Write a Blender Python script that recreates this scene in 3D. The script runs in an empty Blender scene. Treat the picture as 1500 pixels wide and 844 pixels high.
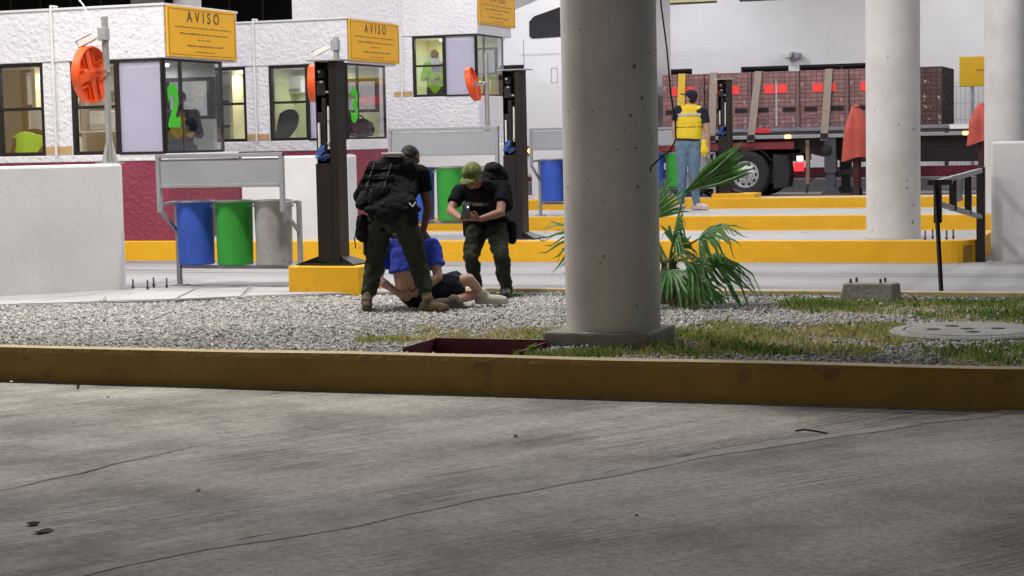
import bpy, bmesh, math, random
import numpy as np
from mathutils import Vector, Matrix, noise
R = math.radians
random.seed(7); rng = np.random.default_rng(7)
sc = bpy.context.scene
C = sc.collection
V = Vector

# ------------------------------------------------------------------ camera, sky, exposure
cam = bpy.data.cameras.new('camera'); camo = bpy.data.objects.new('camera', cam); C.objects.link(camo)
cam.sensor_width = 36; cam.lens = 64.8; cam.clip_start = 0.1; cam.clip_end = 2000
yaw, pit, rol = R(20), math.atan(219/2700), R(1.2)
fw = V((-math.sin(yaw)*math.cos(pit), math.cos(yaw)*math.cos(pit), -math.sin(pit)))
r0 = V((math.cos(yaw), math.sin(yaw), 0)); u0 = r0.cross(fw)
up = u0*math.cos(rol)+r0*math.sin(rol); rt = r0*math.cos(rol)-u0*math.sin(rol)
camo.matrix_world = Matrix(((rt.x, up.x, -fw.x, 0), (rt.y, up.y, -fw.y, 0), (rt.z, up.z, -fw.z, 1.47), (0, 0, 0, 1)))
sc.camera = camo
sc.render.resolution_x, sc.render.resolution_y = 1024, 576
sc.view_settings.view_transform = 'Standard'; sc.view_settings.look = 'None'
sc.view_settings.gamma = 1; sc.view_settings.exposure = 0.0
w = bpy.data.worlds.new('World'); sc.world = w; w.use_nodes = True
nt = w.node_tree; bg = nt.nodes['Background']
sky = nt.nodes.new('ShaderNodeTexSky'); sky.sky_type = 'NISHITA'; sky.sun_disc = False
sky.sun_elevation = R(14); sky.sun_rotation = R(200)
nt.links.new(sky.outputs[0], bg.inputs[0]); bg.inputs[1].default_value = 0.022
sl = bpy.data.lights.new('sun', 'SUN'); sl.energy = 0.02; sl.angle = R(10); sl.color = (1, .95, .88)
so = bpy.data.objects.new('sun', sl); C.objects.link(so)
so.rotation_euler = (R(76), 0, R(-20)); so.location = (0, -20, 12)

# ------------------------------------------------------------------ materials
MATS = {}
def mat(name, col, rough=.6, var=.12, vscale=3., bump=0., bscale=40., metal=0., col2=None, spots=None, spotscale=18., spotcut=.68, spec=.4, emit=0, stretch=None, detail=4.):
    if name in MATS: return MATS[name]
    m = bpy.data.materials.new(name); m.use_nodes = True; n = m.node_tree; N = n.nodes; L = n.links
    b = N['Principled BSDF']; b.inputs['Roughness'].default_value = rough; b.inputs['Metallic'].default_value = metal
    b.inputs['Specular IOR Level'].default_value = spec
    tc = N.new('ShaderNodeTexCoord'); co = tc.outputs['Object']
    if stretch:
        mp = N.new('ShaderNodeMapping'); mp.inputs['Rotation'].default_value = stretch[1]; mp.inputs['Scale'].default_value = stretch[0]
        L.new(co, mp.inputs[0]); co = mp.outputs[0]
    nz = N.new('ShaderNodeTexNoise'); nz.inputs['Scale'].default_value = vscale; nz.inputs['Detail'].default_value = detail; nz.inputs['Roughness'].default_value = .62
    L.new(co, nz.inputs['Vector'])
    rp = N.new('ShaderNodeValToRGB'); e = rp.color_ramp.elements
    c2 = col2 if col2 else tuple(min(1, c*(1+var)) for c in col)
    c1 = tuple(c*(1-var) for c in col) if not col2 else col
    e[0].position = .3; e[1].position = .7; e[0].color = (*c1, 1); e[1].color = (*c2, 1)
    L.new(nz.outputs['Fac'], rp.inputs[0]); out = rp.outputs[0]
    if spots:
        n2 = N.new('ShaderNodeTexNoise'); n2.inputs['Scale'].default_value = spotscale; n2.inputs['Detail'].default_value = 3
        L.new(co, n2.inputs['Vector'])
        r2 = N.new('ShaderNodeValToRGB'); r2.color_ramp.elements[0].position = spotcut; r2.color_ramp.elements[1].position = spotcut+.05
        L.new(n2.outputs['Fac'], r2.inputs[0])
        mx = N.new('ShaderNodeMix'); mx.data_type = 'RGBA'; L.new(r2.outputs[0], mx.inputs[0]); L.new(out, mx.inputs[6]); mx.inputs[7].default_value = (*spots, 1)
        out = mx.outputs[2]
    L.new(out, b.inputs['Base Color'])
    if bump:
        nb = N.new('ShaderNodeTexNoise'); nb.inputs['Scale'].default_value = bscale; nb.inputs['Detail'].default_value = 3
        L.new(co, nb.inputs['Vector'])
        bp = N.new('ShaderNodeBump'); bp.inputs['Strength'].default_value = 1.; bp.inputs['Distance'].default_value = bump
        L.new(nb.outputs['Fac'], bp.inputs['Height']); L.new(bp.outputs[0], b.inputs['Normal'])
    if emit:
        b.inputs['Emission Color'].default_value = (*col, 1); b.inputs['Emission Strength'].default_value = emit
    MATS[name] = m; return m

def glass_mat(name, tint=(.90, .92, .92), base=.11):
    m = bpy.data.materials.new(name); m.use_nodes = True; n = m.node_tree; N = n.nodes; L = n.links
    for x in list(N): N.remove(x)
    o = N.new('ShaderNodeOutputMaterial'); t = N.new('ShaderNodeBsdfTransparent'); t.inputs[0].default_value = (*tint, 1)
    g = N.new('ShaderNodeBsdfGlossy'); g.inputs['Roughness'].default_value = .03
    tc = N.new('ShaderNodeTexCoord'); nz = N.new('ShaderNodeTexNoise'); nz.inputs['Scale'].default_value = 2.
    L.new(tc.outputs['Object'], nz.inputs['Vector'])
    bp = N.new('ShaderNodeBump'); bp.inputs['Distance'].default_value = .002; L.new(nz.outputs['Fac'], bp.inputs['Height']); L.new(bp.outputs[0], g.inputs['Normal'])
    lw = N.new('ShaderNodeLayerWeight'); fr = N.new('ShaderNodeMath'); fr.operation = 'POWER'; fr.inputs[1].default_value = 4.; L.new(lw.outputs['Facing'], fr.inputs[0])
    ad = N.new('ShaderNodeMath'); ad.operation = 'ADD'; ad.inputs[1].default_value = base; L.new(fr.outputs[0], ad.inputs[0])
    mx = N.new('ShaderNodeMixShader'); L.new(ad.outputs[0], mx.inputs[0]); L.new(t.outputs[0], mx.inputs[1]); L.new(g.outputs[0], mx.inputs[2])
    L.new(mx.outputs[0], o.inputs[0]); return m
def film_mat(name, col, alpha):
    m = mat(name, col, .45, .04, 2.); N = m.node_tree.nodes; L = m.node_tree.links
    b = N['Principled BSDF']; o = N['Material Output']
    t = N.new('ShaderNodeBsdfTransparent'); tl = N.new('ShaderNodeBsdfTranslucent'); tl.inputs[0].default_value = (*col, 1)
    a = N.new('ShaderNodeMixShader'); a.inputs[0].default_value = .35; L.new(b.outputs[0], a.inputs[1]); L.new(tl.outputs[0], a.inputs[2])
    x = N.new('ShaderNodeMixShader'); x.inputs[0].default_value = alpha; L.new(t.outputs[0], x.inputs[1]); L.new(a.outputs[0], x.inputs[2])
    L.new(x.outputs[0], o.inputs[0]); return m

stucco = mat('white_stucco', (.70, .69, .73), .8, .07, 1.2, bump=.030, bscale=17., col2=(.80, .79, .82), spots=(.5, .49, .5), spotscale=9, spotcut=.74)
maroon = mat('maroon_stucco', (.23, .035, .065), .75, .1, 1.5, bump=.030, bscale=17., col2=(.29, .05, .085))
whitewall = mat('white_plaster', (.62, .615, .625), .8, .06, 1.4, bump=.003, bscale=22, col2=(.73, .725, .735), detail=8, spots=(.54, .53, .515), spotscale=3.2, spotcut=.72)
bwall = mat('building_plaster', (.70, .70, .72), .85, .05, .8, bump=.01, bscale=14, spots=(.55, .55, .55), spotscale=3.5, spotcut=.74)
colpaint = mat('column_paint', (.55, .53, .515), .7, .05, 1.6, bump=.003, bscale=60, col2=(.70, .69, .69), spots=(.16, .15, .15), spotscale=15, spotcut=.69, detail=6)
yellow = mat('yellow_paint', (.76, .39, .009), .55, .1, 4., bump=.004, bscale=30, col2=(.84, .46, .014), spots=(.50, .28, .04), spotscale=5, spotcut=.72)
kerbtop = mat('lit_kerb_top', (.42, .33, .17), .8, .2, 3, bump=.004, bscale=30, col2=(.55, .45, .26))  # pale tone paints the worn top of the kerb as lit
kerbyel = mat('shaded_worn_yellow', (.21, .135, .020), .6, .1, 4., bump=.006, bscale=25, col2=(.27, .175, .028), spots=(.17, .11, .025), spotscale=5, spotcut=.66)  # yellow darkened to carry the shade on the kerb face, plus wear spots
black = mat('black_aluminium', (.018, .014, .016), .4, .2, 5)
darkst = mat('dark_steel', (.010, .0075, .009), .42, .2, 4, bump=.001, bscale=50)
greyp = mat('grey_paint', (.30, .31, .33), .5, .06, 4, bump=.001, bscale=40)
panelg = mat('grey_panel', (.33, .345, .38), .45, .05, 2)
galv = mat('galvanised_steel', (.45, .45, .45), .42, .15, 6, metal=.6)
concrete = mat('lane_concrete', (.25, .245, .255), .8, .1, .8, bump=.003, bscale=60, col2=(.36, .355, .365), detail=8, spots=(.19, .185, .19), spotscale=1.0, spotcut=.58, stretch=((.16, 1.3, 1), (0, 0, 0)))
concpad = mat('pad_concrete', (.36, .355, .355), .85, .1, .7, bump=.003, bscale=60, col2=(.46, .455, .455), detail=8, spots=(.28, .275, .275), spotscale=2.5, spotcut=.66)
oldconc = mat('old_concrete', (.20, .19, .17), .9, .2, 5, bump=.01, bscale=40, col2=(.34, .33, .30), detail=8)
steel = mat('rusty_steel', (.10, .07, .055), .7, .3, 20)
chrome = mat('polished_metal', (.75, .75, .77), .22, .05, 5, metal=1.)
rubber = mat('tyre_rubber', (.02, .02, .021), .75, .2, 12, bump=.002, bscale=60)
orange = mat('orange_plastic', (.80, .10, .015), .45, .08, 4)
whitep = mat('white_plastic', (.75, .74, .72), .45, .06, 6)
cream = mat('cream_paint', (.72, .64, .40), .7, .05, 2)
palegreen = mat('pale_green_paint', (.62, .66, .38), .7, .05, 2)
tan = mat('tan_trim', (.50, .34, .16), .7, .12, 8)
signyel = mat('sign_yellow', (.85, .42, .006), .45, .05, 2, col2=(.88, .47, .01))
ink = mat('sign_ink', (.10, .06, .02), .6, .1, 8)
inkpale = mat('faded_ink', (.30, .16, .03), .6, .1, 8)
greennum = mat('green_vinyl', (.05, .52, .02), .5, .06, 4)
lime = mat('lime_fabric', (.45, .80, .01), .7, .1, 9, bump=.004, bscale=25)
binblue = mat('blue_bin_paint', (.035, .10, .50), .5, .1, 4, spots=(.12, .17, .5), spotscale=12, spotcut=.7)
bingreen = mat('green_bin_paint', (.03, .30, .035), .5, .1, 4, spots=(.10, .35, .1), spotscale=12, spotcut=.7)
bingrey = mat('bare_metal_bin', (.36, .36, .36), .45, .14, 5, metal=.3, spots=(.25, .25, .25), spotscale=9, spotcut=.66)
screen = mat('dark_screen', (.012, .012, .015), .25, .1, 4)
officew = mat('office_white', (.70, .70, .68), .6, .05, 3)
redcloth = mat('red_canvas', (.52, .10, .075), .85, .12, 5, bump=.01, bscale=18)
glass = glass_mat('window_glass'); darkglass = mat('tinted_glass', (.012, .013, .018), .08, .2, 1, spec=.5)
frost = film_mat('frosted_film', (.62, .60, .74), .86)
# people
skin_d = mat('skin_brown', (.13, .062, .040), .55, .12, 20, bump=.001, bscale=80)
skin_m = mat('skin_tan', (.30, .15, .105), .55, .1, 20, bump=.001, bscale=80)
skin_l = mat('skin_light', (.46, .27, .20), .55, .08, 20, bump=.001, bscale=80)
blackcl = mat('black_cloth', (.008, .008, .010), .95, .3, 14, bump=.006, bscale=30, spec=.1)
vestcl = mat('black_nylon', (.009, .009, .011), .85, .4, 22, bump=.006, bscale=45, spec=.15)
olive = mat('olive_cloth', (.024, .029, .020), .95, .2, 9, bump=.006, bscale=28, col2=(.040, .046, .032), spec=.15)
camo = mat('camouflage_cloth', (.045, .07, .018), .85, .2, 24, col2=(.20, .20, .07), detail=1)
tanboot = mat('tan_suede', (.105, .08, .045), .85, .15, 16, bump=.003, bscale=60)
blackboot = mat('black_leather', (.015, .014, .014), .5, .2, 16)
bluetee = mat('blue_jersey', (.045, .085, .58), .85, .12, 10, bump=.006, bscale=22)
navy = mat('navy_cloth', (.012, .014, .030), .9, .2, 12, bump=.005, bscale=26)
denim = mat('blue_denim', (.10, .17, .25), .9, .2, 6, bump=.005, bscale=30, col2=(.15, .24, .33))
hivis = mat('hi_vis_yellow', (.85, .62, .03), .7, .08, 7, bump=.005, bscale=20)
refl = mat('reflective_tape', (.55, .54, .50), .4, .1, 10)
hair = mat('black_hair', (.010, .009, .009), .7, .3, 60, bump=.004, bscale=90)
shoe = mat('pale_canvas', (.48, .45, .38), .85, .12, 12)
shoebr = mat('brown_rubber_sole', (.10, .085, .06), .8, .2, 14)

# road concrete with broom marks
def broom_mat(name, ca, cb, ang, bump, groove=.3):
    m = bpy.data.materials.new(name); m.use_nodes = True; N = m.node_tree.nodes; L = m.node_tree.links
    b = N['Principled BSDF']; b.inputs['Roughness'].default_value = .82; b.inputs['Specular IOR Level'].default_value = .35
    tc = N.new('ShaderNodeTexCoord'); mp = N.new('ShaderNodeMapping'); mp.inputs['Rotation'].default_value = (0, 0, -ang)
    L.new(tc.outputs['Object'], mp.inputs[0])
    ms = N.new('ShaderNodeMapping'); ms.inputs['Scale'].default_value = (.18, 2.6, 1); L.new(mp.outputs[0], ms.inputs[0])
    n1 = N.new('ShaderNodeTexNoise'); n1.inputs['Scale'].default_value = 1.1; n1.inputs['Detail'].default_value = 9; n1.inputs['Roughness'].default_value = .65
    L.new(ms.outputs[0], n1.inputs['Vector'])
    rp = N.new('ShaderNodeValToRGB'); rp.color_ramp.elements[0].color = (*ca, 1); rp.color_ramp.elements[1].color = (*cb, 1)
    rp.color_ramp.elements[0].position = .32; rp.color_ramp.elements[1].position = .68; L.new(n1.outputs['Fac'], rp.inputs[0])
    n3 = N.new('ShaderNodeTexNoise'); n3.inputs['Scale'].default_value = 1.3; n3.inputs['Detail'].default_value = 7; L.new(tc.outputs['Object'], n3.inputs['Vector'])
    r3 = N.new('ShaderNodeValToRGB'); r3.color_ramp.elements[0].color = (.64, .62, .60, 1); r3.color_ramp.elements[1].color = (1.1, 1.1, 1.1, 1)
    r3.color_ramp.elements[0].position = .34; r3.color_ramp.elements[1].position = .56; L.new(n3.outputs['Fac'], r3.inputs[0])
    mx = N.new('ShaderNodeMix'); mx.data_type = 'RGBA'; mx.blend_type = 'MULTIPLY'; mx.inputs[0].default_value = 1
    L.new(rp.outputs[0], mx.inputs[6]); L.new(r3.outputs[0], mx.inputs[7])
    m2 = N.new('ShaderNodeMapping'); m2.inputs['Scale'].default_value = (1.5, 58, 1); L.new(mp.outputs[0], m2.inputs[0])
    wn = wv = N.new('ShaderNodeTexNoise'); wv.inputs['Scale'].default_value = 1.; wv.inputs['Detail'].default_value = 2.5; L.new(m2.outputs[0], wv.inputs['Vector'])
    n5 = N.new('ShaderNodeTexNoise'); n5.inputs['Scale'].default_value = .9; n5.inputs['Detail'].default_value = 4; L.new(tc.outputs['Object'], n5.inputs['Vector'])
    r5 = N.new('ShaderNodeValToRGB'); r5.color_ramp.elements[0].position = .38; r5.color_ramp.elements[1].position = .62; L.new(n5.outputs['Fac'], r5.inputs[0])
    wm_ = N.new('ShaderNodeMath'); wm_.operation = 'MULTIPLY'; L.new(wv.outputs['Fac'], wm_.inputs[0]); L.new(r5.outputs[0], wm_.inputs[1]); wv = wm_
    n4 = N.new('ShaderNodeTexNoise'); n4.inputs['Scale'].default_value = 70; n4.inputs['Detail'].default_value = 4; L.new(tc.outputs['Object'], n4.inputs['Vector'])
    ad = N.new('ShaderNodeMath'); ad.operation = 'MULTIPLY_ADD'; L.new(n4.outputs['Fac'], ad.inputs[0]); ad.inputs[1].default_value = .6; L.new(wv.outputs[0], ad.inputs[2])
    r6 = N.new('ShaderNodeValToRGB'); r6.color_ramp.elements[0].color = (1-groove, 1-groove, 1-groove, 1); r6.color_ramp.elements[1].color = (1+groove*.5, 1+groove*.5, 1+groove*.5, 1); r6.color_ramp.elements[0].position = .34; r6.color_ramp.elements[1].position = .62
    L.new(wn.outputs['Fac'], r6.inputs[0]); mx2 = N.new('ShaderNodeMix'); mx2.data_type = 'RGBA'; mx2.blend_type = 'MULTIPLY'; L.new(r5.outputs[0], mx2.inputs[0]); L.new(mx.outputs[2], mx2.inputs[6]); L.new(r6.outputs[0], mx2.inputs[7]); n6 = N.new('ShaderNodeTexNoise'); n6.inputs['Scale'].default_value = 26; n6.inputs['Detail'].default_value = 9; n6.inputs['Roughness'].default_value = .75; L.new(tc.outputs['Object'], n6.inputs['Vector'])
    r7 = N.new('ShaderNodeValToRGB'); r7.color_ramp.elements[0].color = (.62, .61, .60, 1); r7.color_ramp.elements[1].color = (1.12, 1.12, 1.12, 1); r7.color_ramp.elements[0].position = .34; r7.color_ramp.elements[1].position = .58; L.new(n6.outputs['Fac'], r7.inputs[0])
    mx3 = N.new('ShaderNodeMix'); mx3.data_type = 'RGBA'; mx3.blend_type = 'MULTIPLY'; mx3.inputs[0].default_value = 1; L.new(mx2.outputs[2], mx3.inputs[6]); L.new(r7.outputs[0], mx3.inputs[7]); L.new(mx3.outputs[2], b.inputs['Base Color'])
    bp = N.new('ShaderNodeBump'); bp.inputs['Distance'].default_value = bump; L.new(ad.outputs[0], bp.inputs['Height']); L.new(bp.outputs[0], b.inputs['Normal'])
    return m
ROADANG = math.atan2(.87, .49)
roadA = broom_mat('broomed_concrete', (.39, .355, .315), (.56, .52, .465), ROADANG, .022, .40)
roadB = broom_mat('smooth_concrete', (.35, .32, .285), (.50, .465, .42), ROADANG-.12, .010, .28)

# ------------------------------------------------------------------ helpers
class MB:
    def __init__(s): s.v = []; s.f = []
    def add(s, vs, fs):
        o = len(s.v); s.v += [tuple(x) for x in vs]; s.f += [tuple(i+o for i in f) for f in fs]; return s
    def box(s, c, d, rz=0, m=None):
        x, y, z = (k/2 for k in d); P = [V((a*x, b*y, e*z)) for a in (-1, 1) for b in (-1, 1) for e in (-1, 1)]
        M = Matrix.Translation(c) @ (m.to_4x4() if m else Matrix.Rotation(rz, 4, 'Z'))
        return s.add([M @ p for p in P], [(0, 1, 3, 2), (4, 6, 7, 5), (0, 4, 5, 1), (2, 3, 7, 6), (0, 2, 6, 4), (1, 5, 7, 3)])
    def bx(s, x0, x1, y0, y1, z0, z1): return s.box(((x0+x1)/2, (y0+y1)/2, (z0+z1)/2), (abs(x1-x0), abs(y1-y0), abs(z1-z0)))
    def bar(s, a, b, wd, h=None):
        a, b = V(a), V(b); d = b-a; q = d.to_track_quat('X', 'Z').to_matrix()
        return s.box((a+b)/2, (d.length, wd, h or wd), m=q)
    def tube(s, pts, rad, n=10, caps=True):
        pts = [V(p) for p in pts]; rad = rad if hasattr(rad, '__len__') else [rad]*len(pts); o = len(s.v); rings = []
        prev = None
        for i, p in enumerate(pts):
            d = (pts[min(i+1, len(pts)-1)]-pts[max(i-1, 0)]).normalized()
            if prev is None: a = d.orthogonal().normalized()
            else: a = (prev-d*prev.dot(d)).normalized()
            prev = a; b = d.cross(a)
            rings.append([p+(a*math.cos(2*math.pi*k/n)+b*math.sin(2*math.pi*k/n))*rad[i] for k in range(n)])
        vs = [q for r_ in rings for q in r_]; fs = []
        for i in range(len(pts)-1):
            for k in range(n): fs.append((i*n+k, i*n+(k+1) % n, (i+1)*n+(k+1) % n, (i+1)*n+k))
        if caps: fs.append(tuple(reversed(range(n)))); fs.append(tuple((len(pts)-1)*n+k for k in range(n)))
        return s.add(vs, fs)
    def lathe(s, prof, c=(0, 0, 0), n=24, axis='Z', close=False):
        vs = []; fs = []
        for r_, z in prof:
            for k in range(n):
                a = 2*math.pi*k/n; x, y = r_*math.cos(a), r_*math.sin(a)
                p = {'Z': (x, y, z), 'Y': (x, z, y), 'X': (z, x, y)}[axis]; vs.append(tuple(p[i]+c[i] for i in range(3)))
        for i in range(len(prof)-1):
            for k in range(n): fs.append((i*n+k, i*n+(k+1) % n, (i+1)*n+(k+1) % n, (i+1)*n+k))
        return s.add(vs, fs)
    def prism(s, poly, z0, z1, ax='Z', top=True, bot=True):
        n = len(poly); f = {'Z': lambda a, b, h: (a, b, h), 'Y': lambda a, b, h: (a, h, b), 'X': lambda a, b, h: (h, a, b)}[ax]
        vs = [f(a, b, z0) for a, b in poly]+[f(a, b, z1) for a, b in poly]
        fs = [(i, (i+1) % n, n+(i+1) % n, n+i) for i in range(n)]
        if bot: fs.append(tuple(reversed(range(n))))
        if top: fs.append(tuple(range(n, 2*n)))
        return s.add(vs, fs)
    def build(s, name, m, parent=None, smooth=False, bevel=0, seg=2, loc=None, fix=True):
        me = bpy.data.meshes.new(name); me.from_pydata(s.v, [], s.f)
        if fix:
            b = bmesh.new(); b.from_mesh(me); bmesh.ops.recalc_face_normals(b, faces=b.faces); b.to_mesh(me); b.free()
        me.materials.append(m)
        if smooth:
            me.polygons.foreach_set('use_smooth', [True]*len(me.polygons))
            me.set_sharp_from_angle(angle=R(38))
        o = bpy.data.objects.new(name, me); C.objects.link(o)
        if parent: o.parent = parent
        if loc: o.location = loc
        if bevel:
            bm_ = o.modifiers.new('bevel', 'BEVEL'); bm_.width = bevel; bm_.segments = seg; bm_.limit_method = 'ANGLE'; bm_.angle_limit = R(40)
        return o
def tag(o, label=None, cat=None, group=None, kind=None):
    if label: o['label'] = label
    if cat: o['category'] = cat
    if group: o['group'] = group
    if kind: o['kind'] = kind
    return o
def thing(name, label, cat, loc=(0, 0, 0), rz=0, group=None):
    o = bpy.data.objects.new(name, None); C.objects.link(o); o.location = loc; o.rotation_euler = (0, 0, rz); o.empty_display_size = .2
    return tag(o, label, cat, group)
KIDS = {}
def kids(o): return [x for x in bpy.data.objects if x.parent == o]
def copy_tree(o, parent=None):
    c = o.copy(); C.objects.link(c); c.parent = parent
    for ch in kids(o): copy_tree(ch, c)
    return c
def dup(o, loc, label=None, rz=None, group=None):
    c = copy_tree(o); c.location = loc
    if rz is not None: c.rotation_euler = (0, 0, rz)
    if label: c['label'] = label
    if group: c['group'] = group
    return c
def struct(o, label=None): tag(o, label, kind='structure'); return o
def eval_mesh(o):
    dg = bpy.context.evaluated_depsgraph_get(); me = bpy.data.meshes.new_from_object(o.evaluated_get(dg)); return me
def text(s, size, m, parent, loc, rot, name='lettering', extrude=.002, sx=1., spacing=1., align='CENTER', bold=0.):
    cu = bpy.data.curves.new('t', 'FONT'); cu.body = s; cu.size = size; cu.extrude = extrude; cu.align_x = align; cu.align_y = 'CENTER'; cu.space_character = spacing; cu.offset = bold
    t = bpy.data.objects.new('t', cu); C.objects.link(t); me = eval_mesh(t); bpy.data.objects.remove(t)
    me.transform(Matrix.Diagonal((sx, 1, 1, 1))); me.materials.clear(); me.materials.append(m)
    o = bpy.data.objects.new(name, me); C.objects.link(o); o.parent = parent; o.location = loc; o.rotation_euler = rot
    return o

# ------------------------------------------------------------------ ground
g = MB().bx(-400, 400, -150, 700, -.75, -.70).build('ground', oldconc); struct(g)
rd = MB().add([(-60, -40, -.25), (60, -40, -.25), (60, 11.55, -.25), (-60, 11.55, -.25)], [(0, 1, 2, 3)]).build('road', roadA); struct(rd)
# the later pour: its broken edge runs diagonally from the kerb to the foreground
edge = []
for i in range(61):
    t = i/60; p = V((-5.2, 4.5)).lerp(V((-2.22, 9.88)), min(1, t/.7)) if t < .7 else V((-2.22, 9.88)).lerp(V((-.95, 11.5)), (t-.7)/.3)
    k = noise.noise((t*22, 3, 0))*.05+noise.noise((t*60, 9, 0))*.02; edge.append((p.x+k, p.y-k*.5))
poly = edge+[(60, 11.5), (60, 4.5)]
rp_ = MB().prism(poly, -.25, -.238, bot=False).build('road_slab', roadB); struct(rp_)
jv = []
for i, (x, y) in enumerate(edge):
    k = .024+.05*max(0, noise.noise((i*.47, 5, 0))); jv += [(x-k, y+k*.55, -.2465), (x+.004, y, -.2465)]
MB().add(jv, [(2*i, 2*i+1, 2*i+3, 2*i+2) for i in range(len(edge)-1)]).build('dirt_line', mat('joint_dirt', (.07, .065, .06), .95, .4, 8), rp_)
mv = []
for i, (x, y) in enumerate(edge): k = .10+.06*noise.noise((i*.2, 8, 0)); mv += [(x+.006, y, -.2355), (x+k, y-k*.55, -.2355)]
MB().add(mv, [(2*i, 2*i+1, 2*i+3, 2*i+2) for i in range(len(edge)-1)]).build('trowelled_margin', mat('trowelled_concrete', (.375, .345, .31), .85, .22, 5, bump=.004, bscale=50), rp_)
cv = []
for i in range(41):
    t = i/40; p = V((-5.75, 6.9)).lerp(V((-5.2, 9.7)), t); k = noise.noise((t*9, 2, 0))*.05; cv += [(p.x+k-.007*(1-abs(2*t-1)), p.y, -.2468), (p.x+k+.007*(1-abs(2*t-1)), p.y, -.2468)]
MB().add(cv, [(2*i, 2*i+1, 2*i+3, 2*i+2) for i in range(40)]).build('crack', MATS['joint_dirt'], rd)
REAR = [(-30, 6.2), (-16, 11.6), (-13, 13.15), (-10.45, 14.61), (-9.3, 15.22), (-8.5, 15.72), (-7.7, 16.2), (-7.1, 16.45), (-6.2, 16.56), (30, 16.56)]
lane = MB().prism([(-30, 60), (-30, 11.7), (-15.7, 11.7), *REAR[2:], (30, 60)], -.1, 0, bot=False).build('lane_pavement', concrete); struct(lane)
# paler concrete pads beside the gravel, split by joints
pads = [[(-10.3, 14.75), (-9.05, 15.41), (-9.45, 16.5), (-10.1, 16.5)], [(-9.02, 15.43), (-8.53, 15.76), (-8.95, 16.72), (-9.42, 16.5)], [(-8.49, 15.79), (-7.7, 16.24), (-7.05, 16.5), (-7.05, 16.78), (-8.9, 16.74)], [(-13.2, 13.3), (-10.34, 14.73), (-10.14, 16.45), (-13.2, 16.3)]]
for k, p in enumerate(pads):
    o = MB().prism(p, -.02, .012, bot=False).build('concrete_pad', concpad, bevel=.006); struct(o)
for x0, x1 in ((-6.9, -4.4), (-4.38, -1.0), (-.98, 3)):
    o = MB().bx(x0, x1, 16.58, 16.68, -.02, .035).build('edging_strip', mat('edging_paint', (.45, .36, .20), .8, .2, 3), lane, bevel=.01)
MB().bx(-6.9, 3, 16.70, 16.82, -.02, .003).build('edging_shadow', mat('edging_shade', (.06, .055, .05), .9, .4, 3), lane)  # dark strip paints the shadow along the edging
# lane joints
for y in (18.75, 24.6):
    MB().bx(-20, 8, y, y+.02, -.01, .002).build('joint', mat('joint_filler', (.12, .12, .12), .9, .2, 4), lane)
gravelbed = mat('gravel_bed', (.22, .215, .21), .9, .3, 30, bump=.02, bscale=40)
PIT = (-5.10, -4.25, 11.78, 12.36)
gb = MB()
fr = [(-30, 11.66), (PIT[0], 11.66), (PIT[0], 16.6), (-30, 16.6)]
gb.add([(-15.8, 11.66, -.03), (PIT[0], 11.66, -.03), (PIT[0], 16.7, -.03), (-6, 16.7, -.03), *[(a, b+.1, -.03) for a, b in reversed(REAR[2:8])]], [tuple(range(10))])
gb.add([(PIT[0], PIT[3], -.03), (PIT[1], PIT[3], -.03), (PIT[1], 16.7, -.03), (PIT[0], 16.7, -.03)], [(0, 1, 2, 3)])
gb.add([(PIT[0], 11.66, -.03), (PIT[1], 11.66, -.03), (PIT[1], PIT[2], -.03), (PIT[0], PIT[2], -.03)], [(0, 1, 2, 3)])
gb.add([(PIT[1], 11.66, -.03), (30, 11.66, -.03), (30, 16.7, -.03), (PIT[1], 16.7, -.03)], [(0, 1, 2, 3)])
struct(gb.build('gravel_bed', gravelbed, fix=False))
# kerb between road and gravel, cast in lengths
kb = MB()
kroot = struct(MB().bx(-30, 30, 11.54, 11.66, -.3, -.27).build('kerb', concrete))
xs = [-30, -22, -16, -9.4, .6, 6, 14, 30]
for a, b in zip(xs[:-1], xs[1:]):
    n = max(8, int((b-a)/.35)); prof = [(11.50, -.27), (11.515, -.03), (11.535, .004), (11.65, .008), (11.67, -.02), (11.67, -.27)]
    vs = []; fs = []
    for i in range(n+1):
        x = a+.004+(b-a-.008)*i/n; dz = noise.noise((x*.9, 1.3, 0))*.012; dy = noise.noise((x*.8, 7.1, 0))*.012
        for q, (y, z) in enumerate(prof): vs.append((x, y+dy, z+(dz if z > -.1 else 0)))
    m_ = len(prof)
    for i in range(n):
        for q in range(m_-1): fs.append((i*m_+q, (i+1)*m_+q, (i+1)*m_+q+1, i*m_+q+1))
    fs += [tuple(range(m_)), tuple(n*m_+q for q in range(m_))]
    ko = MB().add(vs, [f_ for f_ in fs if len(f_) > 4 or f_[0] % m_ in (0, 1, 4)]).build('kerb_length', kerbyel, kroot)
    MB().add(vs, [f_ for f_ in fs if len(f_) == 4 and f_[0] % m_ in (2, 3)]).build('kerb_top', kerbtop, ko)

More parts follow.
